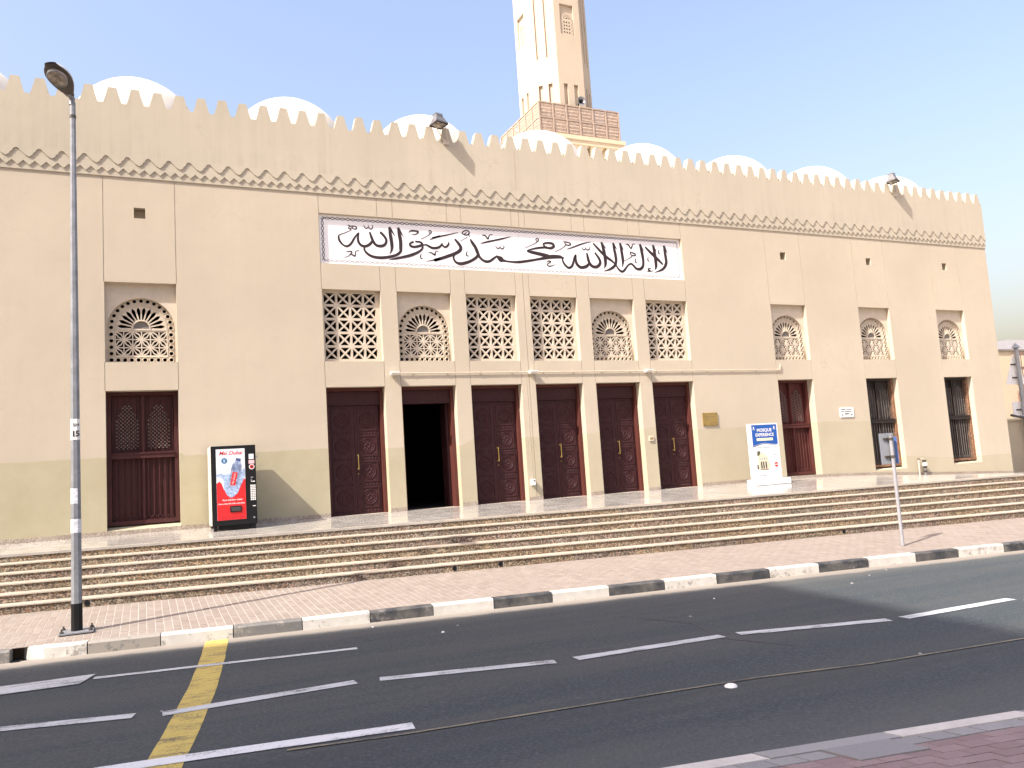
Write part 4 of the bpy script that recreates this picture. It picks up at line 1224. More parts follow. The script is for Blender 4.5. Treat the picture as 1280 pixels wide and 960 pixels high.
# core under the stair
m = MB()
for k in range(6):
    m.hex([(XL, yk(XL, k) + 0.045, -1.7), (XR, yk(XR, k) + 0.045, -1.7), (XR, yk(XR, k) + 0.30, -1.7), (XL, yk(XL, k) + 0.30, -1.7),
           (XL, yk(XL, k) + 0.045, zk(XL, k) - 0.034), (XR, yk(XR, k) + 0.045, zk(XR, k) - 0.034), (XR, yk(XR, k) + 0.30, zk(XR, k) - 0.034), (XL, yk(XL, k) + 0.30, zk(XL, k) - 0.034)])
m.build("step_core", M_sand, steps)
# weep pipes in the lowest riser
for xd in (-0.80, 4.91, 5.75, 13.15):
    y = yk(xd, 5); zc = (zk(xd, 5) + zk(xd, 6)) / 2 - 0.01
    m = MB()
    m.tube([(xd, y + 0.02, zc), (xd, y - 0.012, zc)], 0.040, 14); m.build("drain_pipe", M_black, steps)
    m = MB(); m.box(xd + 0.05, xd + 0.12, y - 0.006, y + 0.01, zc - 0.04, zc + 0.045); m.build("mortar_patch", M_pvc, steps)

pav = setting("pavement", (8, -5, -1))
m = MB()
q0, q1 = -3.46, -5.955
nx = 60
for i in range(nx):
    xa, xb = XL + (XR - XL) * i / nx, XL + (XR - XL) * (i + 1) / nx
    def S(x, q, dz): y = q - K * x; return (x, y, z_side(x, y) + dz)
    m.face([S(xa, q1, -0.0035), S(xb, q1, -0.0035), S(xb, q0 + 0.05, -0.0035), S(xa, q0 + 0.05, -0.0035)])
m.build("joint_sand", M_sand, pav)
m = MB()
px, py = 0.105, 0.208
cols = int((XR - XL) / px)
rp = random.Random(5)
for i in range(cols):
    xa = XL + i * px; xb = xa + px - 0.009
    q = q0 - (0.5 * py if i % 2 else 0.0) + 0.0
    qs = [q0]
    if i % 2: qs.append(q0 - 0.5 * py)
    while qs[-1] > q1 + 0.01: qs.append(max(q1, qs[-1] - py))
    for qa, qb in zip(qs, qs[1:]):
        if qa - qb < 0.03: continue
        dz = rp.uniform(-0.0015, 0.0015)
        t = [S(xa, qb + 0.008, dz), S(xb, qb + 0.008, dz), S(xb, qa, dz), S(xa, qa, dz)]
        bq = [(p[0], p[1], p[2] - 0.004) for p in t]
        m.face(t)
        for a in range(4):
            b_ = (a + 1) % 4
            m.face([bq[a], bq[b_], t[b_], t[a]])
pv = m.build("paver", M_paver, pav, recalc=False); pv["kind"] = "stuff"

# far kerb: stones painted alternately
kerb = setting("kerb", (8, -6.5, -1.1))
KX = [-0.65, 0.17, 1.03, 1.89, 2.78, 3.65, 4.53, 5.42, 6.33, 7.26, 8.17, 9.15, 10.1, 11.1, 12.1, 13.05, 14.1]
while KX[-1] < XR - 1: KX.append(KX[-1] + 1.0)
def kerb_stone(path, mat, h0=-0.06):
    """path: list of (x,y front) ; builds a stone 0.145 deep with a chamfered front edge"""
    m = MB()
    (xa, ya), (xb, yb) = path
    d = Vector((xb - xa, yb - ya)).normalized(); nrm = Vector((-d.y, d.x))
    sec = [(0.0, 'b'), (0.0, 'm'), (0.018, 't'), (0.145, 't'), (0.145, 'b')]
    def sect(x, y):
        zt = z_kt(x) + rp.uniform(-0.004, 0.004); zr = z_rd(x, y)
        jig = rp.uniform(-0.004, 0.004)
        o = []
        for off, w in sec:
            z = {'b': zr - 0.08, 'm': zt - 0.022, 't': zt}[w]
            o.append((x + nrm.x * (off + jig), y + nrm.y * (off + jig), z))
        return o
    A, B = sect(xa, ya), sect(xb, yb)
    m.mesh(A + B, [(0, 1, 6, 5), (1, 2, 7, 6), (2, 3, 8, 7), (3, 4, 9, 8), (4, 3, 2, 1, 0), (5, 6, 7, 8, 9)])
    return m.build("kerb_stone", mat, kerb)
cl = ['g', 'w', 'g', 'w', 'k', 'w', 'k', 'w', 'k', 'w', 'k', 'w', 'k', 'w', 'k', 'w']
for i, (a, b) in enumerate(zip(KX, KX[1:])):
    c = cl[i] if i < len(cl) else ('k' if i % 2 == 0 else 'w')
    g_ = 0.006
    kerb_stone([(a + g_, -6.1 - K * (a + g_)), (b - g_, -6.1 - K * (b - g_))], {'w': M_kwhite, 'k': M_kblack, 'g': M_kgrey}[c])
# rounded return at the gully on the left
cv = [(-0.66, -6.027), (-0.88, -5.995), (-1.12, -5.945), (-1.29, -5.84), (-1.36, -5.66)]
for a, b in zip(cv[1:], cv): kerb_stone([a, b], M_kwhite)
xq = -1.47
while xq > XL:
    kerb_stone([(xq - 0.85, -6.1 - K * (xq - 0.85)), (xq - 0.01, -6.1 - K * xq)], M_kgrey if int(xq * 1.2) % 2 else M_kwhite); xq -= 0.86
m = MB(); m.box(-1.465, -1.375, -5.96, -5.70, -1.30, -1.12); m.build("gully_inlet", M_black, kerb)

road = setting("road", (5, -10, -1.15))
m = MB()
ys = [0.05, -0.3, -1.0, -2.0, -3.5, -5.0, -6.2, -7.2]
xs = [-60, -40, -25] + [XL + 1.2 * i for i in range(41)] + [50, 70, 100]
def RP(x, q, dz=0.0):
    y = -6.1 - K * x + q
    return (x, y, z_rd(x, y) + dz)
for xa, xb in zip(xs, xs[1:]):
    for qa, qb in zip(ys, ys[1:]):
        m.face([RP(xa, qb), RP(xb, qb), RP(xb, qa), RP(xa, qa)])
m.build("asphalt_surface", M_road, road)
def strip(name, pts, w, mat, wend=None, lift=0.007, wob=0.0):
    """painted stripe along a list of (x, y) points"""
    m = MB()
    P = []
    for (xa, ya), (xb, yb) in zip(pts, pts[1:]):
        L = math.hypot(xb - xa, yb - ya); n = max(1, int(L / 0.3))
        P += [(xa + (xb - xa) * i / n, ya + (yb - ya) * i / n) for i in range(n)]
    P.append(pts[-1])
    S_ = []
    for i, (x, y) in enumerate(P):
        a = P[max(i - 1, 0)]; b = P[min(i + 1, len(P) - 1)]
        d = Vector((b[0] - a[0], b[1] - a[1])).normalized()
        ww = w if wend is None else w + (wend - w) * i / (len(P) - 1)
        ww *= 1 + rp.uniform(-wob, wob)
        S_.append((x - d.y * ww / 2, y + d.x * ww / 2, x + d.y * ww / 2, y - d.x * ww / 2))
    for a, b in zip(S_, S_[1:]):
        m.face([(a[2], a[3], z_rd(a[2], a[3]) + lift), (b[2], b[3], z_rd(b[2], b[3]) + lift), (b[0], b[1], z_rd(b[0], b[1]) + lift), (a[0], a[1], z_rd(a[0], a[1]) + lift)])
    return m.build(name, mat, road)
dash = [((-4.6, -9.0), (-1.6, -9.2)), ((-1.4, -9.25), (-0.10, -9.60)), ((0.12, -9.70), (1.80, -9.66)), ((2.02, -9.70), (3.68, -10.13)), ((3.90, -10.15), (5.67, -10.22)),
        ((5.87, -10.24), (7.60, -10.73)), ((7.80, -10.76), (9.66, -10.76)), ((9.95, -10.80), (11.9, -11.2)), ((12.1, -11.2), (14.0, -11.4)), ((14.2, -11.45), (16.2, -11.8))]
for a, b in dash: strip("lane_dash", [a, b], 0.155, M_line, wob=0.05)
strip("parking_line", [(-0.50, -7.66), (2.20, -8.06)], 0.11, M_line, wob=0.05)
m = MB()                                          # wide worn bar at the left edge with its slanted end
poly = [(-3.2, -7.62), (-1.36, -7.52), (-0.49, -7.44), (-0.60, -7.93), (-1.32, -7.80), (-3.2, -8.0)]
poly = [(-3.2, -7.30), (-1.45, -7.43), (-0.49, -7.45), (-0.62, -7.88), (-1.36, -7.86), (-3.2, -7.82)]
m.face([(x, y, z_rd(x, y) + 0.010) for x, y in reversed(poly)])
m.build("hatched_bar", M_line, road)
strip("edge_line", [(-0.35, -11.02), (0.44, -11.13), (1.84, -11.34)], 0.165, M_linew, wob=0.05)
strip("thin_yellow_line", [(0.9, -11.36), (1.72, -11.50), (3.31, -11.66), (4.75, -11.80), (5.87, -12.03), (8.2, -12.25)], 0.035, M_liney)
strip("yellow_band", [(0.83, -6.22), (0.68, -7.5), (0.49, -8.9), (0.24, -10.4), (-0.02, -11.8), (-0.14, -12.4)], 0.27, M_yellow, lift=0.003, wob=0.03)
strip("tar_crack", [(5.6, -8.6), (5.9, -9.4), (5.6, -10.3), (5.9, -11.0)], 0.03, M_tar, lift=0.003)
m = MB()                                          # raised reflector on the edge line
m.lathe([(0.055, 0.0), (0.05, 0.012), (0.03, 0.022), (0.004, 0.024)], 4.42, -11.88, 14, z_rd(4.42, -11.88)); m.build("road_stud", M_pvc, road, smooth=True)
for q in range(14):                               # scraps of litter and grit on the tarmac
    x = rp.uniform(-1, 12); y = -6.1 - K * x - rp.uniform(0.3, 6.3)
    s = rp.uniform(0.012, 0.022)
    m = MB(); m.hex([(x - s, y - s, z_rd(x, y)), (x + s, y - s * 0.6, z_rd(x, y)), (x + s * 0.7, y + s, z_rd(x, y)), (x - s, y + s * 0.5, z_rd(x, y)),
                     (x - s * 0.5, y - s * 0.5, z_rd(x, y) + s * 0.6), (x + s * 0.5, y - s * 0.3, z_rd(x, y) + s * 0.5), (x + s * 0.3, y + s * 0.4, z_rd(x, y) + s * 0.7), (x - s * 0.4, y + s * 0.3, z_rd(x, y) + s * 0.6)])
    m.build("pebble", M_pvc if q % 3 == 0 else M_pavergrey, road)

# near kerb and the pavement under the photographer
npav = setting("near_pavement", (4, -14, -1.1))
def nedge(x): return -13.14 - 0.175 * (x - 2.93)
def NP(x, o, dz=0.0):                             # o = distance back from the kerb edge
    y = nedge(x) - o
    return (x + o * 0.17, y, z_rd(x, nedge(x)) + 0.012 + min(o, 0.4) * 0.03 + dz)
def nstone(xa, xb, oa, ob, mat, name, g_=0.006, th=0.07, dz=0.0):
    a, b = xa + g_, xb - g_; p, q = oa + g_, ob - g_
    m = MB()
    d = rp.uniform(-0.002, 0.002) + dz
    top = [NP(a, q, d), NP(b, q, d), NP(b, p, d), NP(a, p, d)]
    bot = [(v[0], v[1], v[2] - th) for v in top]
    m.hex(bot + top)
    return m.build(name, mat, npav)
nk = [(-3.0, -2.0, 'g'), (-2.0, -1.0, 'w'), (-1.0, 0.0, 'g'), (0.0, 1.0, 'w'), (1.0, 2.15, 'g'), (2.15, 3.47, 'w'), (3.47, 4.42, 'g'), (4.42, 5.50, 'w'), (5.50, 6.5, 'g'), (6.5, 7.5, 'w'), (7.5, 8.5, 'g'), (8.5, 9.5, 'w'), (9.5, 10.5, 'g'), (10.5, 11.5, 'w')]
for a, b, c in nk:
    nstone(a, b, 0.0, 0.15, {'w': M_kwhite, 'g': M_pavergrey}[c], "kerb_stone", th=0.12)
x = -3.0
while x < 11.5:
    w = 0.20
    if 3.78 < x < 4.3:
        nstone(x, x + 0.50, 0.155, 0.44, M_pavergrey, "inspection_cover", dz=0.007, th=0.02); x += 0.50; continue
    nstone(x, x + w, 0.155, 0.30, M_pavergrey, "edging_paver"); x += w
for r in range(26):
    x = -3.0 + (0.1 if r % 2 else 0.0)
    o0 = 0.305 + r * 0.103
    big = r < 12
    while x < 11.0:
        if x > 1.5 - r * 0.02 and big and x < 7.0:
            nstone(x, x + 0.2, o0, o0 + 0.103, M_paver2, "paver", g_=0.003)
        x += 0.2
m = MB()
m.face([NP(-6, 6, -0.006), NP(14, 6, -0.006), NP(14, 0.02, -0.006), NP(-6, 0.02, -0.006)])
m.build("paver_bed", M_pavergrey, npav)
m = MB()
for r in range(60):
    o0 = 0.305 + r * 0.103
    x = -6.0 + (0.1 if r % 2 else 0.0)
    while x < 14:
        if not (r < 12 and 1.5 - r * 0.02 < x < 7.0):
            t = [NP(x + 0.003, o0 + 0.1), NP(x + 0.197, o0 + 0.1), NP(x + 0.197, o0 + 0.003), NP(x + 0.003, o0 + 0.003)]
            m.face(t)
        x += 0.2
pv = m.build("far_pavers", mat_paver("red_concrete_paver_field", [(0.30, 0.17, 0.16), (0.34, 0.20, 0.19), (0.37, 0.23, 0.22)], (0.35, 0.26, 0.25)), npav, recalc=False); pv["kind"] = "stuff"
m = MB()
m.face([(-60, nedge(-60) - 5.9, -1.2), (100, nedge(100) - 5.9, -1.6), (100, -60, -1.6), (-60, -60, -1.2)])
m.build("forecourt", M_ground, npav)

# ================================================================== street furniture
LX, LY, LZ = -0.81, -5.29, -0.965
lamp = thing("street_lamp", "tall grey octagonal street lamp with black painted foot, by the kerb", "street lamp", (LX, LY, LZ))
def octa(m, z0, z1, r0_, r1_, n=8):
    vs = []
    for z, r in ((z0, r0_), (z1, r1_)):
        for k in range(n):
            a = 2 * PI * (k + 0.5) / n; vs.append((LX + r * math.cos(a), LY + r * math.sin(a), LZ + z))
    fs = [(k, (k + 1) % n, n + (k + 1) % n, n + k) for k in range(n)] + [tuple(range(n - 1, -1, -1)), tuple(range(n, 2 * n))]
    m.mesh(vs, fs)
def rad(z): return 0.070 - 0.034 * z / 7.25
m = MB(); octa(m, 0.37, 7.2, rad(0.37), rad(7.2)); m.build("pole", M_galv, lamp)
m = MB(); octa(m, 0.02, 0.37, rad(0) + 0.002, rad(0.37) + 0.002); m.build("painted_foot", M_black, lamp)
m = MB(); m.bbox(LX - 0.20, LX + 0.20, LY - 0.18, LY + 0.18, LZ + 0.0, LZ + 0.024, 0.005); m.build("base_plate", M_galv, lamp)
for sx in (-1, 1):
    for sy in (-1, 1):
        m = MB()
        bx, by = LX + sx * 0.165, LY + sy * 0.145
        m.tube([(bx, by, LZ + 0.024), (bx, by, LZ + 0.075)], 0.012, 6); m.tube([(bx, by, LZ + 0.024), (bx, by, LZ + 0.045)], 0.026, 6)
        m.build("anchor_bolt", M_lampd, lamp)
def sleeve(z0, z1, mat, name, amin=-1, amax=9, lift=0.0025):
    m = MB()
    for k in range(8):
        if not (amin <= k <= amax): continue
        a0, a1 = 2 * PI * (k + 0.5) / 8, 2 * PI * (k + 1.5) / 8
        r0_, r1_ = rad(z0) + lift, rad(z1) + lift
        m.face([(LX + r0_ * math.cos(a0), LY + r0_ * math.sin(a0), LZ + z0), (LX + r0_ * math.cos(a1), LY + r0_ * math.sin(a1), LZ + z0),
                (LX + r1_ * math.cos(a1), LY + r1_ * math.sin(a1), LZ + z1), (LX + r1_ * math.cos(a0), LY + r1_ * math.sin(a0), LZ + z1)])
    return m.build(name, mat, lamp)
sleeve(2.50, 2.78, M_pvc, "number_plate")
sleeve(1.28, 1.46, M_sticker, "worn_sticker")
sleeve(1.66, 1.86, M_sticker, "worn_sticker", 3, 5)
sleeve(6.98, 7.02, M_lampd, "collar_band", lift=0.006)
def text_obj(s, size, mat, parent, loc, name, rot=(PI / 2, 0, 0), shear=0.0, offset=0.0, align='CENTER', ext=0.0012, sx=1.0, font=None):
    cu = bpy.data.curves.new(name, 'FONT'); cu.body = s; cu.size = size; cu.align_x = align; cu.align_y = 'CENTER'
    cu.shear = shear; cu.offset = offset; cu.extrude = ext; cu.resolution_u = 3
    tmp = bpy.data.objects.new("tmp", cu); COL.objects.link(tmp)
    me = bpy.data.meshes.new_from_object(tmp.evaluated_get(bpy.context.evaluated_depsgraph_get()))
    bpy.data.objects.remove(tmp)
    for v in me.vertices: v.co.x *= sx
    me.materials.clear(); me.materials.append(mat)
    o = link(name, me, parent, loc); o.rotation_euler = rot
    return o
# house-number on the pole, on the face that looks at the road
rz = -PI / 2 + PI / 2
text_obj("15", 0.105, M_inkb, lamp, (LX + 0.004, LY - rad(2.6) * math.cos(PI / 8) - 0.006, LZ + 2.58), "pole_number", offset=0.004)
text_obj("314", 0.055, M_inkb, lamp, (LX + 0.010, LY - rad(2.7) * math.cos(PI / 8) - 0.006, LZ + 2.70), "pole_number", offset=0.001)
# lantern: tilted egg-shaped head reaching over the road
hd_o = Vector((LX - 0.01, LY, LZ + 7.22))
ax = Vector((-0.36, -0.86, 0.36)).normalized()       # along the head
sd_ = ax.cross(Vector((0, 0, 1))).normalized(); upv = sd_.cross(ax).normalized()
m = MB(); m.tube([hd_o - Vector((0, 0, 0.05)), hd_o + Vector((0, 0, 0.05)), hd_o + ax * 0.10 + Vector((0, 0, 0.05))], [0.038, 0.038, 0.042], 10)
m.build("head_bracket", M_galv, lamp)
def head(mb, upper):
    n = 18; L = 0.56
    rings = []
    for i in range(13):
        t = i / 12
        w = 0.180 * (math.sin(PI * min(1, t * 0.93 + 0.05)) ** 0.62) * (0.62 + 0.55 * t)
        if i == 0: w = 0.055
        if i == 12: w = 0.075
        hgt = (0.13 if upper else -0.050) * (math.sin(PI * min(1, t * 0.9 + 0.08)) ** 0.6)
        ring = []
        for k in range(n + 1):
            a = PI * k / n
            ring.append(hd_o + Vector((0, 0, 0.03)) + ax * (0.05 + t * L) + sd_ * (w * math.cos(a)) + upv * (hgt * math.sin(a) + 0.02))
        rings.append(ring)
    vs = [v for r_ in rings for v in r_]
    fs = []
    for i in range(12):
        for k in range(n): fs.append((i * (n + 1) + k, i * (n + 1) + k + 1, (i + 1) * (n + 1) + k + 1, (i + 1) * (n + 1) + k))
    mb.mesh(vs, fs)
m = MB(); head(m, True); m.build("lantern_cover", M_lamptop, lamp, smooth=True)
m = MB(); head(m, False); m.build("lantern_body", M_lampd, lamp, smooth=True)
m = MB()
n = 24; c0 = hd_o + Vector((0, 0, 0.03)) + ax * 0.40
vs = [c0 - upv * 0.062]
for k in range(n):
    a = 2 * PI * k / n; vs.append(c0 + ax * (0.130 * math.cos(a)) + sd_ * (0.110 * math.sin(a)) - upv * 0.040)
for k in range(n):
    a = 2 * PI * k / n; vs.append(c0 + ax * (0.145 * math.cos(a)) + sd_ * (0.125 * math.sin(a)) - upv * 0.010)
fs = [(0, 1 + k, 1 + (k + 1) % n) for k in range(n)] + [(1 + k, 1 + (k + 1) % n, 1 + n + (k + 1) % n, 1 + n + k) for k in range(n)]
m.mesh(vs, fs); m.build("lantern_glass", M_lens, lamp)
m = MB()
rr_ = [c0 + ax * (0.135 * math.cos(2 * PI * k / 24)) + sd_ * (0.115 * math.sin(2 * PI * k / 24)) - upv * 0.040 for k in range(25)]
m.tube(rr_, 0.010, 6, caps=False); m.build("glass_rim", M_galv, lamp)

# short sign post seen from behind
SX, SY, SZ = 12.68, -6.70, -1.085
sp_ = thing("sign_post", "short pale metal post with small grey sign seen from behind, near the kerb", "sign post", (SX, SY, SZ))
m = MB(); m.tube([(SX, SY, SZ), (SX, SY, SZ + 2.03)], 0.032, 12); m.tube([(SX, SY, SZ + 2.03), (SX, SY, SZ + 2.045)], 0.042, 12); m.build("post", mat_simple("pale_post_paint", (0.27, 0.27, 0.285), 0.45), sp_)
m = MB(); m.box(SX - 0.235, SX + 0.13, SY + 0.050, SY + 0.056, SZ + 1.50, SZ + 2.075); m.build("sign_plate", M_greyp, sp_)
m = MB(); m.box(SX - 0.235, SX + 0.13, SY + 0.0562, SY + 0.058, SZ + 1.50, SZ + 2.075); m.build("sign_face", M_bluebk, sp_)
m = MB(); m.hex([(SX + 0.131, SY + 0.056, SZ + 1.50), (SX + 0.175, SY + 0.02, SZ + 1.50), (SX + 0.18, SY + 0.026, SZ + 1.50), (SX + 0.134, SY + 0.062, SZ + 1.50),
                 (SX + 0.131, SY + 0.056, SZ + 2.0), (SX + 0.175, SY + 0.02, SZ + 2.0), (SX + 0.18, SY + 0.026, SZ + 2.0), (SX + 0.134, SY + 0.062, SZ + 2.0)]); m.build("side_flange", M_bluebk, sp_)
for z in (1.64, 1.97):
    m = MB(); m.box(SX - 0.15, SX + 0.06, SY + 0.028, SY + 0.0495, SZ + z - 0.018, SZ + z + 0.018); m.tube([(SX, SY, SZ + z - 0.02), (SX, SY, SZ + z + 0.02)], 0.046, 12)
    m.build("clamp", M_lampd, sp_)

# drinks machine
VX0, VX1, VY0, VY1 = 1.185, 2.015, -0.96, -0.16
def zf(x, y):
    t = y / (y_n(x) - 0.02); return z_wall(x) + (z_nose(x) - z_wall(x)) * t
VZ = zf(1.6, -0.5)
vm = thing("vending_machine", "black and red drinks vending machine with a water bottle picture, by the wall", "vending machine", (1.6, -0.55, VZ))
m = MB(); m.bbox(VX0, VX1, VY0 + 0.05, VY1, 0.05, 1.585, 0.012); m.build("cabinet", M_mach, vm)
m = MB(); m.bbox(VX0 + 0.004, VX1 - 0.002, VY0, VY0 + 0.0495, 0.05, 1.58, 0.008); m.build("front_door", M_black, vm)
fx0, fx1, fz0, fz1 = VX0 + 0.095, VX0 + 0.625, 0.155, 1.515
YF = VY0
def wavy(a, b, z, amp, n=24, ph=0.0): return [(a + (b - a) * i / n, z + amp * math.sin(ph + 7 * i / n) + amp * 0.6 * math.sin(ph * 2 + 15 * i / n)) for i in range(n + 1)]
pst = MB(); pst.box(fx0, fx1, YF - 0.004, YF - 0.0005, fz0, fz1); poster = pst.build("front_poster", M_poster, vm)
m = MB()
top = [(fx0 + 0.001, 0.86), (fx0 + 0.05, 0.90), (fx0 + 0.09, 0.86), (fx0 + 0.13, 0.74), (fx0 + 0.20, 0.66), (fx0 + 0.28, 0.64), (fx0 + 0.36, 0.68), (fx0 + 0.42, 0.78), (fx0 + 0.47, 0.86), (fx0 + 0.50, 0.93), (fx1 - 0.001, 0.92)]
for (xa, za), (xb, zb) in zip(top, top[1:]):
    m.face([(xa, YF - 0.0052, fz0 + 0.001), (xb, YF - 0.0052, fz0 + 0.001), (xb, YF - 0.0052, zb), (xa, YF - 0.0052, za)])
m.build("red_field", M_red, poster, recalc=False)
m = MB()
sp1 = [(fx0 + 0.0, 1.03), (fx0 + 0.08, 1.05), (fx0 + 0.16, 1.02), (fx0 + 0.22, 1.05), (fx0 + 0.30, 0.98), (fx0 + 0.38, 1.02), (fx0 + 0.46, 1.08), (fx0 + 0.52, 1.14), (fx0 + 0.525, 1.02), (fx0 + 0.50, 0.92), (fx0 + 0.44, 0.80), (fx0 + 0.38, 0.66), (fx0 + 0.30, 0.59), (fx0 + 0.24, 0.58), (fx0 + 0.18, 0.64), (fx0 + 0.13, 0.76), (fx0 + 0.14, 0.90), (fx0 + 0.08, 0.98), (fx0 + 0.01, 0.99)]
m.prism(sp1, YF - 0.0062, YF - 0.0053); m.build("water_splash", M_lblue, poster)
# bottle, leaning to the right
def rotp(x, z, a=-0.22, cx=fx0 + 0.29, cz=0.78):
    c, s = math.cos(a), math.sin(a); return (cx + x * c - z * s, cz + x * s + z * c)
bo = [(-0.085, -0.02), (0.085, -0.02), (0.092, 0.10), (0.085, 0.22), (0.095, 0.34), (0.085, 0.43), (0.045, 0.50), (0.042, 0.54), (-0.042, 0.54), (-0.045, 0.50), (-0.085, 0.43), (-0.095, 0.34), (-0.085, 0.22), (-0.092, 0.10)]
m = MB(); m.prism([rotp(x, z) for x, z in bo], YF - 0.0072, YF - 0.0063); bt = m.build("bottle_picture", M_bott, poster)
m = MB()
for q in range(7): m.prism([rotp(-0.08, 0.30 + q * 0.022), rotp(0.08, 0.30 + q * 0.022), rotp(0.08, 0.306 + q * 0.022), rotp(-0.08, 0.306 + q * 0.022)], YF - 0.0078, YF - 0.0073)
m.prism([rotp(-0.045, 0.505), rotp(0.045, 0.505), rotp(0.045, 0.56), rotp(-0.045, 0.56)], YF - 0.0078, YF - 0.0073)
m.build("bottle_ridges", mat_simple("bottle_cap_print", (0.06, 0.09, 0.22), 0.4), poster)
m = MB(); m.prism([rotp(-0.055, 0.03), rotp(0.040, 0.03), rotp(0.040, 0.285), rotp(-0.055, 0.285)], YF - 0.0078, YF - 0.0073); m.build("bottle_label", M_red, poster)
def rot_text(s, size, mat, par, x, z, y, name, ang=0.0, **kw):
    return text_obj(s, size, mat, par, (x, y, z), name, rot=(PI / 2, -ang, 0), **kw)
rot_text("Mai Dubai", 0.052, M_banner, poster, rotp(-0.008, 0.155)[0], rotp(-0.008, 0.155)[1], YF - 0.0082, "label_text", ang=PI / 2 - 0.22, shear=0.2, ext=0.0003)
rot_text("Mai Dubai", 0.105, M_red, poster, fx0 + 0.265, 1.435, YF - 0.0052, "poster_title", ang=0.0, shear=0.35, offset=0.001, ext=0.0005)
rot_text("Pure drinking water", 0.046, M_banner, poster, fx0 + 0.28, 0.535, YF - 0.0062, "poster_text", shear=0.3, offset=0.001, ext=0.0005)
rot_text("from a drop full of life, every time.", 0.038, M_banner, poster, fx0 + 0.265, 0.465, YF - 0.0062, "poster_text", shear=0.3, offset=0.001, ext=0.0005, sx=0.92)
m = MB(); m.prism(circ(fx0 + 0.15, 1.29, 0.055, 20), YF - 0.0060, YF - 0.0045); m.build("blue_badge", mat_simple("badge_blue", (0.03, 0.16, 0.33), 0.4), poster)
m = MB(); m.prism([(fx0 + 0.125, 1.315), (fx0 + 0.15, 1.285), (fx0 + 0.175, 1.315), (fx0 + 0.165, 1.318), (fx0 + 0.15, 1.30), (fx0 + 0.135, 1.318)], YF - 0.0068, YF - 0.0061)
m.prism([(fx0 + 0.13, 1.262), (fx0 + 0.17, 1.262), (fx0 + 0.162, 1.277), (fx0 + 0.138, 1.277)], YF - 0.0068, YF - 0.0061); m.build("badge_mark", M_banner, poster)
m = MB(); m.bbox(fx0 + 0.235, fx0 + 0.445, YF - 0.02, YF - 0.0008, 0.300, 0.415, 0.006); hp = m.build("delivery_hatch", M_black, vm)
m = MB(); m.box(fx0 + 0.255, fx0 + 0.425, YF - 0.0225, YF - 0.0202, 0.318, 0.395); m.build("hatch_flap", M_glass, hp)
m = MB()
for q in range(9):                                # scuffed streaks along the foot of the poster
    x = fx0 + 0.09 + q * 0.045; m.box(x, x + 0.012, YF - 0.006, YF - 0.0053, 0.165, 0.20 + 0.05 * rs.random())
m.build("scuff_marks", mat_simple("dark_red_print", (0.28, 0.012, 0.02), 0.4), poster)
cx0 = fx1 + 0.045
def front(name, x0, x1, z0, z1, mat, d=0.004): 
    m = MB(); m.box(x0, x1, YF - d, YF - 0.0005, z0, z1); return m.build(name, mat, vm)
front("instruction_sticker", cx0 + 0.03, cx0 + 0.12, 1.30, 1.40, M_pvc)
front("price_sticker", cx0 + 0.025, cx0 + 0.13, 1.21, 1.28, mat_simple("pink_sticker", (0.75, 0.45, 0.48), 0.5))
m = MB(); m.prism(circ(cx0 + 0.08, 1.15, 0.052, 20), YF - 0.004, YF - 0.0005); rb = m.build("red_round_sticker", M_pvc, vm)
m = MB(); m.prism(circ(cx0 + 0.08, 1.15, 0.040, 20), YF - 0.0048, YF - 0.0041); m.build("sticker_ring", M_red, rb)
m = MB(); m.prism(circ(cx0 + 0.08, 1.15, 0.022, 16), YF - 0.0055, YF - 0.0049); m.build("sticker_centre", M_inkb, rb)
front("coin_slot", cx0 + 0.055, cx0 + 0.10, 0.93, 0.955, M_galv, 0.01)
front("coin_return", cx0 + 0.06, cx0 + 0.13, 0.855, 0.875, M_pvc, 0.008)
front("lock", cx0 + 0.055, cx0 + 0.075, 0.875, 0.91, M_galv, 0.015)
for r_ in range(9):
    for c_ in range(3):
        front("keypad_button", cx0 + 0.045 + c_ * 0.034, cx0 + 0.072 + c_ * 0.034, 0.775 - r_ * 0.034, 0.800 - r_ * 0.034, M_pvc if (r_ + c_) % 3 else mat_k if False else M_pvc, 0.006)
front("nameplate", cx0 + 0.08, cx0 + 0.135, 0.385, 0.40, M_pvc)
m = MB(); m.tube([(cx0 + 0.10, YF - 0.0005, 0.17), (cx0 + 0.10, YF - 0.02, 0.17)], 0.02, 12); m.build("door_lock", M_galv, vm)
for x in (VX0 + 0.03, VX1 - 0.10):
    for y in (VY0 + 0.02, VY1 - 0.10):
        m = MB(); m.box(x, x + 0.07, y, y + 0.07, zf(x, y) - 0.001, 0.0495); m.build("foot", M_black, vm)
m = MB(); m.box(VX0 + 0.11, VX1 - 0.11, VY0 + 0.05, VY0 + 0.07, -0.03, 0.049); m.build("kick_plate", M_black, vm)
m = MB(); m.box(VX1 + 0.0005, VX1 + 0.05, VY0 + 0.05, VY0 + 0.14, 1.335, 1.365); m.build("side_bracket", M_mach, vm)

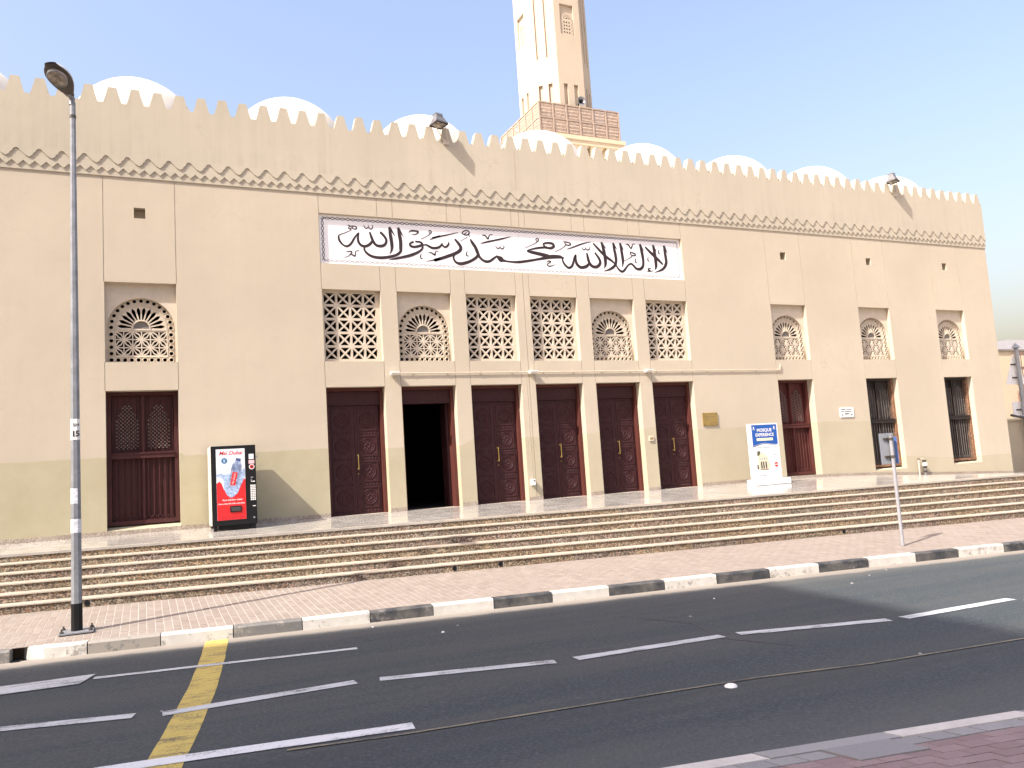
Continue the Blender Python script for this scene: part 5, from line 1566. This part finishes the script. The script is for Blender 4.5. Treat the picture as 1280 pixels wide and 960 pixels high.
# exhibition stand with a printed poster
BXc = 14.0; by = -1.10
bz = zf(14.7, by)
bs = thing("banner_stand", "white free-standing poster board with blue heading, left of the red shuttered window", "poster stand", (14.72, by, bz))
bx0, bx1 = 14.20, 15.16
m = MB(); m.bbox(bx0, bx1, by, by + 0.09, 0.10, 1.53, 0.006); m.build("board", M_banner, bs)
m = MB(); m.bbox(bx0 - 0.03, bx1 + 0.16, by - 0.14, by + 0.22, bz, 0.099, 0.008); m.build("foot", M_banner, bs)
fy = by - 0.0006
ix0, ix1 = bx0 + 0.085, bx1 - 0.045
m = MB()
wv = [(ix0 + (ix1 - ix0) * i / 16, 0.985 + 0.028 * math.sin(PI * (i / 16) * 1.9 - 0.9) + 0.03 * (i / 16)) for i in range(17)]
for (xa, za), (xb, zb) in zip(wv, wv[1:]): m.face([(xa, fy - 0.002, za), (xb, fy - 0.002, zb), (xb, fy - 0.002, 1.50), (xa, fy - 0.002, 1.50)])
m.build("blue_heading", M_blue, bs, recalc=False)
m = MB()
for i in range(16):
    (xa, za), (xb, zb) = wv[i], wv[i + 1]
    m.face([(xa, fy - 0.002, za - 0.035 + 0.02 * i / 16), (xb, fy - 0.002, zb - 0.035 + 0.02 * i / 16), (xb, fy - 0.002, zb - 0.012), (xa, fy - 0.002, za - 0.012)])
m.build("blue_wave_stripe", mat_simple("dark_blue_print", (0.02, 0.06, 0.25), 0.4), bs, recalc=False)
cxm = (ix0 + ix1) / 2
text_obj("MOSQUE", 0.115, M_banner, bs, (cxm, fy - 0.004, 1.355), "heading_text", offset=0.0030, ext=0.0006, sx=1.05)
text_obj("EXPERIENCE", 0.112, M_banner, bs, (cxm, fy - 0.004, 1.235), "heading_text", offset=0.0030, ext=0.0006, sx=0.98)
m = MB(); m.box(ix0 + 0.14, ix1 - 0.15, fy - 0.0045, fy - 0.0021, 1.085, 1.155); m.build("cream_strip", mat_simple("cream_print", (0.72, 0.66, 0.45), 0.5), bs)
for x in (ix0 + 0.07, ix1 - 0.08):
    m = MB(); m.prism([(x - 0.022, 1.40), (x + 0.022, 1.40), (x + 0.016, 1.435), (x, 1.462), (x - 0.016, 1.435)], fy - 0.004, fy - 0.0021)
    m.box(x - 0.04, x + 0.04, fy - 0.004, fy - 0.0021, 1.372, 1.384); m.build("small_emblem", M_banner, bs)
def pr(name, x0, x1, z0, z1, mat): 
    m = MB(); m.box(x0, x1, fy - 0.0025, fy - 0.0001, z0, z1); return m.build(name, mat, bs)
for (x0, x1, z) in ((ix0 + 0.12, ix0 + 0.30, 0.915), (ix0 + 0.33, ix0 + 0.58, 0.913), (ix0 + 0.60, ix1 - 0.04, 0.915), (ix1 - 0.19, ix1 - 0.04, 0.715), (ix1 - 0.19, ix1 - 0.07, 0.64), (ix1 - 0.20, ix1 - 0.03, 0.565),
                    (ix0 + 0.10, ix0 + 0.19, 0.235), (ix0 + 0.10, ix0 + 0.40, 0.205), (ix0 + 0.10, ix0 + 0.22, 0.175), (ix0 + 0.24, ix0 + 0.36, 0.185)):
    pr("print_line", x0, x1, z - 0.006, z + 0.006, M_inkg)
pic = mat_simple("picture_stone_print", (0.62, 0.55, 0.40), 0.5, var=0.25, scale=25)
mo = MB(); mo.prism([(ix0 + 0.12, 0.36), (ix0 + 0.52, 0.36), (ix0 + 0.54, 0.47), (ix0 + 0.47, 0.50), (ix0 + 0.46, 0.66), (ix0 + 0.40, 0.72), (ix0 + 0.28, 0.78), (ix0 + 0.13, 0.70)], fy - 0.0025, fy - 0.0001)
po = mo.build("building_picture", pic, bs)
def pp(name, pts, mat): 
    m = MB(); m.prism(pts, fy - 0.0034, fy - 0.0026); return m.build(name, mat, po)
for x in (0.205, 0.275, 0.355): pp("dark_doorway_print", [(ix0 + x, 0.37), (ix0 + x + 0.045, 0.37), (ix0 + x + 0.04, 0.55), (ix0 + x, 0.55)], M_inkb)
for x in (0.18, 0.25, 0.32, 0.38): pp("window_print", [(ix0 + x, 0.60), (ix0 + x + 0.03, 0.60), (ix0 + x + 0.03, 0.65), (ix0 + x, 0.65)], M_inkg)
pp("palm_print", [(ix0 + 0.09, 0.72), (ix0 + 0.16, 0.70), (ix0 + 0.21, 0.75), (ix0 + 0.22, 0.80), (ix0 + 0.17, 0.84), (ix0 + 0.13, 0.80), (ix0 + 0.08, 0.79), (ix0 + 0.13, 0.765)], mat_simple("palm_print", (0.09, 0.10, 0.04), 0.6))
pp("dark_corner_print", [(ix0 + 0.08, 0.36), (ix0 + 0.125, 0.36), (ix0 + 0.12, 0.47), (ix0 + 0.08, 0.48)], M_inkb)
pp("base_print", [(ix0 + 0.18, 0.335), (ix0 + 0.44, 0.335), (ix0 + 0.44, 0.36), (ix0 + 0.18, 0.36)], mat_simple("brown_print", (0.25, 0.17, 0.12), 0.6))
m = MB(); m.prism(circ(ix1 - 0.115, 0.455, 0.062, 22), fy - 0.003, fy - 0.0001); rb = m.build("red_round_badge", M_red, bs)
m = MB(); m.box(ix1 - 0.165, ix1 - 0.065, fy - 0.0040, fy - 0.0031, 0.445, 0.468); m.build("badge_text_bar", M_banner, rb)

# brass plaque and small notices on the wall
pl = thing("wall_plaque", "small brass plaque screwed to the wall right of the last carved door", "plaque", (13.86, 0.0, 1.76))
m = MB(); m.bbox(13.62, 14.10, -0.03, -0.001, 1.59, 1.935, 0.004); m.build("plate", M_brass, pl)
for (x0, x1, z) in ((13.74, 13.98, 1.88), (13.70, 14.02, 1.83), (13.78, 13.95, 1.785), (13.74, 13.90, 1.735), (13.84, 13.88, 1.655), (13.92, 14.03, 1.655)):
    m = MB(); m.box(x0, x1, -0.0325, -0.0301, z - 0.008, z + 0.008); m.build("engraved_line", mat_simple("engraving", (0.28, 0.20, 0.09), 0.6), pl)
for x in (13.645, 14.075):
    for z in (1.61, 1.915):
        m = MB(); m.tube([(x, -0.03, z), (x, -0.036, z)], 0.012, 8); m.build("screw", M_lampd, pl)
ws = thing("wall_notice", "small white notice with black lettering between the red shutters and the black shutters", "notice", (18.85, 0.0, 1.79))
m = MB(); m.bbox(18.58, 19.12, -0.022, -0.001, 1.655, 1.935, 0.003); m.build("board", M_pvc, ws)
text_obj("مسجد", 0.001, M_inkb, ws, (18.85, -0.024, 1.9), "script_line") if False else None
for (x0, x1, z, h) in ((18.62, 18.80, 1.878, 0.012), (18.84, 19.04, 1.880, 0.009), (18.62, 18.74, 1.822, 0.009), (18.77, 19.03, 1.822, 0.010), (18.64, 18.66, 1.735, 0.032), (18.665, 18.69, 1.712, 0.014), (18.76, 18.92, 1.752, 0.018), (18.99, 19.06, 1.722, 0.016)):
    m = MB(); m.box(x0, x1, -0.0245, -0.0221, z - h, z + h); m.build("lettering", M_inkb, ws)
bp = thing("bell_box", "small pale bell box on the pillar left of the rightmost carved door", "bell box", (11.93, 0.0, 1.32))
m = MB(); m.bbox(11.86, 12.0, -0.03, -0.001, 1.26, 1.39, 0.006); m.build("housing", M_conduit, bp)
m = MB(); m.box(11.885, 11.975, -0.033, -0.0302, 1.30, 1.35); m.build("button_plate", M_brass, bp)
so_ = thing("outdoor_socket", "small white weatherproof socket low on the central pillar", "socket", (8.44, 0.0, 0.42))
m = MB(); m.bbox(8.40, 8.50, -0.10, -0.001, 0.36, 0.50, 0.01); m.build("housing", M_pvc, so_)
m = MB(); m.tube([(8.46, -0.10, 0.47), (8.46, -0.106, 0.47)], 0.018, 10); m.build("keyhole", M_black, so_)
m = MB(); m.box(8.47, 8.476, -0.006, -0.001, 0.50, Z_DOOR + 0.2); m.build("cable", M_conduit, so_)
m = MB()
cd = thing("wall_conduit", "thin painted cable pipe running along the wall above the carved doors", "conduit", (10.8, 0.0, 3.08))
m.tube([(5.24, -0.03, 3.085), (16.43, -0.03, 3.085), (16.46, -0.03, 3.10), (16.465, -0.03, 3.25)], 0.013, 8)
m.build("pipe", M_conduit, cd)
for k in range(14):
    x = 5.6 + k * 0.83
    m = MB(); m.box(x - 0.012, x + 0.012, -0.046, -0.001, 3.067, 3.103); m.build("clip", M_conduit, cd)
for x, lab in ((5.16, "left"), (8.62, "mid"), (11.95, "right")):
    ft = thing("wall_light", {"left": "small white wall light at the left end of the cable pipe", "mid": "small white wall light above the middle pillar", "right": "small white wall light above the pillar left of the rightmost carved door"}[lab], "wall light", (x, 0, 3.07), group="small white lights over the doors")
    m = MB(); m.hex([(x - 0.10, -0.24, 3.075), (x + 0.07, -0.24, 3.075), (x + 0.09, -0.02, 3.04), (x - 0.08, -0.02, 3.04), (x - 0.10, -0.24, 3.10), (x + 0.07, -0.24, 3.10), (x + 0.09, -0.02, 3.12), (x - 0.08, -0.02, 3.12)])
    m.build("housing", M_pvc, ft)
    m = MB(); m.box(x - 0.03, x + 0.02, -0.0195, -0.001, 3.05, 3.11); m.build("wall_mount", M_pvc, ft)

# tap and pipes standing at the foot of the wall
tp = thing("standpipe", "small stand pipe with tap and white meter between the two black shuttered windows", "tap", (21.6, -0.12, -0.2))
zt0 = z_wall(21.6) - 0.01
m = MB(); m.tube([(21.50, -0.10, zt0), (21.50, -0.10, 0.22), (21.53, -0.10, 0.27), (21.72, -0.10, 0.27)], 0.018, 8); m.build("riser_pipe", M_conduit, tp)
m = MB(); m.tube([(21.75, -0.10, zt0), (21.75, -0.10, 0.18)], 0.016, 8); m.tube([(21.58, -0.06, zt0), (21.56, -0.06, 0.23)], 0.012, 6); m.build("drop_pipe", M_galv, tp)
m = MB(); m.bbox(21.71, 21.80, -0.16, -0.05, 0.06, 0.15, 0.012); m.build("meter", M_pvc, tp)
for z in (-0.11, 0.02, 0.21):
    m = MB(); m.tube([(21.75, -0.15, z), (21.75, -0.05, z)], 0.03, 8); m.tube([(21.70, -0.14, z + 0.02), (21.80, -0.14, z + 0.02)], 0.010, 6); m.build("valve", M_lampd, tp)
m = MB(); m.tube([(21.46, -0.11, 0.28), (21.56, -0.11, 0.28)], 0.014, 6); m.build("tap_handle", M_lampd, tp)

# floodlights on brackets over the battlements
def flood(x, label):
    t = thing("floodlight", label, "floodlight", (x, -0.08, 8.72), 0.0, "grey floodlights along the battlements")
    def add(m, name, mat):
        o = m.build(name, mat, None); o.parent = t; return o
    m = MB()                                      # lamp body tips forward, glass facing down and out
    T = Matrix.Translation((-0.20, -0.15, 0.36)) @ Matrix.Scale(0.86, 4) @ Matrix.Rotation(math.radians(18), 4, 'Z') @ Matrix.Rotation(math.radians(-6), 4, 'X')
    def tb(m, x0, x1, y0, y1, z0, z1, tx=0.0):
        c = [(x0, y0, z0), (x1, y0, z0), (x1, y1, z0), (x0, y1, z0), (x0 + tx, y0 + tx, z1), (x1 - tx, y0 + tx, z1), (x1 - tx, y1 - tx, z1), (x0 + tx, y1 - tx, z1)]
        m.hex([tuple(T @ Vector(p)) for p in c])
    tb(m, -0.20, 0.20, -0.17, 0.17, -0.10, -0.055); tb(m, -0.185, 0.185, -0.155, 0.155, -0.0545, 0.09, 0.05)
    bd = add(m, "body", M_cast)
    m = MB(); tb(m, -0.12, 0.12, -0.10, 0.10, 0.0905, 0.19, 0.02); add(m, "gear_box", M_cast)
    for k in range(5):
        m = MB(); tb(m, -0.11 + k * 0.05, -0.095 + k * 0.05, -0.11, 0.11, 0.1905, 0.205); add(m, "cooling_fin", M_cast)
    m = MB(); tb(m, -0.165, 0.165, -0.135, 0.135, -0.104, -0.1005); add(m, "glass", M_lens)
    for (a, b) in (((-0.205, -0.19), (-0.175, 0.175)), ((0.19, 0.205), (-0.175, 0.175)), ((-0.189, 0.189), (-0.175, -0.145)), ((-0.189, 0.189), (0.145, 0.175))):
        m = MB(); tb(m, a[0], a[1], b[0], b[1], -0.118, -0.1005); add(m, "rim", M_black)
    m = MB()
    for s in (-1, 1):
        p = T @ Vector((s * 0.212, 0, 0.0)); q = T @ Vector((s * 0.212, 0, -0.0))
        m.tube([p, (p.x * 0.6, -0.15, 0.14), (0.02 + s * 0.05, -0.012, -0.06)], 0.012, 6)
    add(m, "yoke", M_conduit)
    m = MB(); m.box(-0.055, 0.095, -0.018, -0.001, -0.13, -0.01); add(m, "wall_plate", M_conduit)
    return t
flood(6.70, "grey floodlight on a bracket above the left half of the calligraphy band")
flood(21.85, "grey floodlight on a bracket at the far right stretch of battlements")

# ================================================================== beyond the right-hand corner
gw = thing("garden_wall", "low beige boundary wall with pale coping joining the mosque corner on the right", "wall", (31, 2.2, -0.6))
m = MB(); m.box(26.003, 40, 2.0, 2.25, -2.6, 1.36); m.build("wall_body", M_gwall, gw)
m = MB(); m.box(26.003, 40, 1.95, 2.30, 1.361, 1.43); m.build("coping", M_bgwall, gw)
nh = thing("neighbouring_house", "pale yellow house with grey hipped roof seen past the right corner of the mosque", "house", (44, 12, -2))
m = MB(); m.box(36.5, 52, 8, 18, -2.6, 4.95); m.build("wall", M_bgwall, nh)
m = MB()
m.box(36.4, 52.1, 7.92, 18.1, 4.951, 5.03)
vs = [(36.45, 7.95, 5.031), (52.0, 7.95, 5.031), (52.0, 18.0, 5.031), (36.45, 18.0, 5.031), (41.8, 10.0, 5.88), (49, 10.0, 5.88)]
m.mesh(vs, [(0, 1, 5, 4), (1, 2, 5), (2, 3, 4, 5), (3, 0, 4), (0, 3, 2, 1)])
m.build("roof", M_bgroof, nh)
for (x, z0, z1) in ((38.95, 3.35, 4.85),):
    m = MB(); m.box(x, x + 3.2, 7.86, 7.999, z0, z1); wd = m.build("screened_balcony", M_bgwood, nh)
    for k in range(10):
        for zz in (z0 + 0.1, z0 + 0.8):
            mm = MB(); mm.box(x + 0.1 + k * 0.31, x + 0.3 + k * 0.31, 7.84, 7.8595, zz, zz + 0.55); mm.build("screen_baluster", M_bgwall, wd)
for (x, z0, z1) in ((39.0, 1.3, 2.85), (43, 1.3, 2.85), (47, 1.3, 2.85)):
    m = MB(); m.box(x, x + 1.2, 7.95, 7.999, z0, z1); wd = m.build("window", M_glass, nh)
    m = MB(); m.box(x - 0.08, x + 1.28, 7.90, 7.949, z1, z1 + 0.12); m.box(x - 0.08, x - 0.001, 7.93, 7.998, z0, z1); m.build("window_frame", M_bgwood, wd)
    m = MB(); m.box(x - 0.1, x + 1.3, 7.88, 7.998, z0 - 0.1, z0 - 0.002); m.build("sill", M_bgwall, wd)
rp_ = thing("road_sign_post", "grey post with white triangular sign seen edge on at the far right edge", "sign post", (28.9, 1.85, 1.0))
RX, RY = 29.74, 1.82
m = MB(); m.tube([(RX, RY, -0.6), (RX, RY, 4.05)], 0.075, 12); m.build("post", M_greyp, rp_)
m = MB(); m.hex([(RX - 0.11, RY - 0.11, 4.051), (RX + 0.11, RY - 0.11, 4.051), (RX + 0.11, RY + 0.11, 4.051), (RX - 0.11, RY + 0.11, 4.051)] + [(RX - 0.02, RY - 0.02, 4.25), (RX + 0.02, RY - 0.02, 4.25), (RX + 0.02, RY + 0.02, 4.25), (RX - 0.02, RY + 0.02, 4.25)]); m.build("post_cap", M_greyp, rp_)
m = MB(); m.prism([(RX - 0.62, 2.70), (RX + 0.55, 2.70), (RX - 0.03, 3.85)], RY + 0.13, RY + 0.145); m.build("triangular_sign", M_pvc, rp_)
m = MB(); m.box(RX - 0.42, RX + 0.40, RY + 0.13, RY + 0.145, 1.45, 2.05); m.build("lower_sign", M_pvc, rp_)
for z in (2.95, 3.45, 1.75):
    m = MB(); m.tube([(RX - 0.25, RY + 0.11, z), (RX + 0.25, RY + 0.11, z)], 0.025, 6); m.build("bracket", M_lampd, rp_)
tr = thing("garden_trellis", "dark bent pipe frame over the low boundary wall at the right edge", "frame", (29.5, 1.6, -0.5))
m = MB(); m.tube([(28.8, 1.7, 1.55), (29.5, 1.6, 1.40), (29.8, 1.5, 1.05), (29.9, 1.4, 0.85), (29.9, 1.4, -0.5)], 0.045, 8); m.build("bent_pipe", M_lampd, tr)
m = MB(); m.tube([(29.3, 1.7, 1.50), (30.6, 1.5, 1.40)], 0.035, 8); m.tube([(29.6, 1.5, 1.0), (30.6, 1.4, 1.0)], 0.03, 8); m.build("cross_pipe", M_greyp, tr)

# ================================================================== block of flats across the street (behind the viewer; its shade lies on the road)
ab = thing("apartment_block", "tall plain block of flats on the viewer's side of the street, out of frame", "building", (-35, -32, -1.3))
def AB(u, v, z):                                   # u along the street (0 = right end), v back from the street
    d = Vector((1, -0.11)).normalized(); nn = Vector((-0.14, -1)).normalized()
    x = -19.6 + d.x * u + nn.x * v; y = -17.6 + d.y * u + nn.y * v
    return (x, y, z)
HT = 29.65
m = MB()
m.hex([AB(-60, 22, -2.6), AB(0, 22, -2.6), AB(0, 0, -2.6), AB(-60, 0, -2.6), AB(-60, 22, HT), AB(0, 22, HT), AB(0, 0, HT), AB(-60, 0, HT)])
m.build("walls", M_bgwall, ab)
for fl in range(9):
    for k in range(12):
        u = -4 - k * 4.6; z = 0.5 + fl * 3.2
        if fl and k > 5: continue
        m = MB(); m.hex([AB(u, -0.001, z), AB(u + 1.8, -0.001, z), AB(u + 1.8, -0.05, z), AB(u, -0.05, z), AB(u, -0.001, z + 1.6), AB(u + 1.8, -0.001, z + 1.6), AB(u + 1.8, -0.05, z + 1.6), AB(u, -0.05, z + 1.6)])
        m.build("window", M_glass, ab)
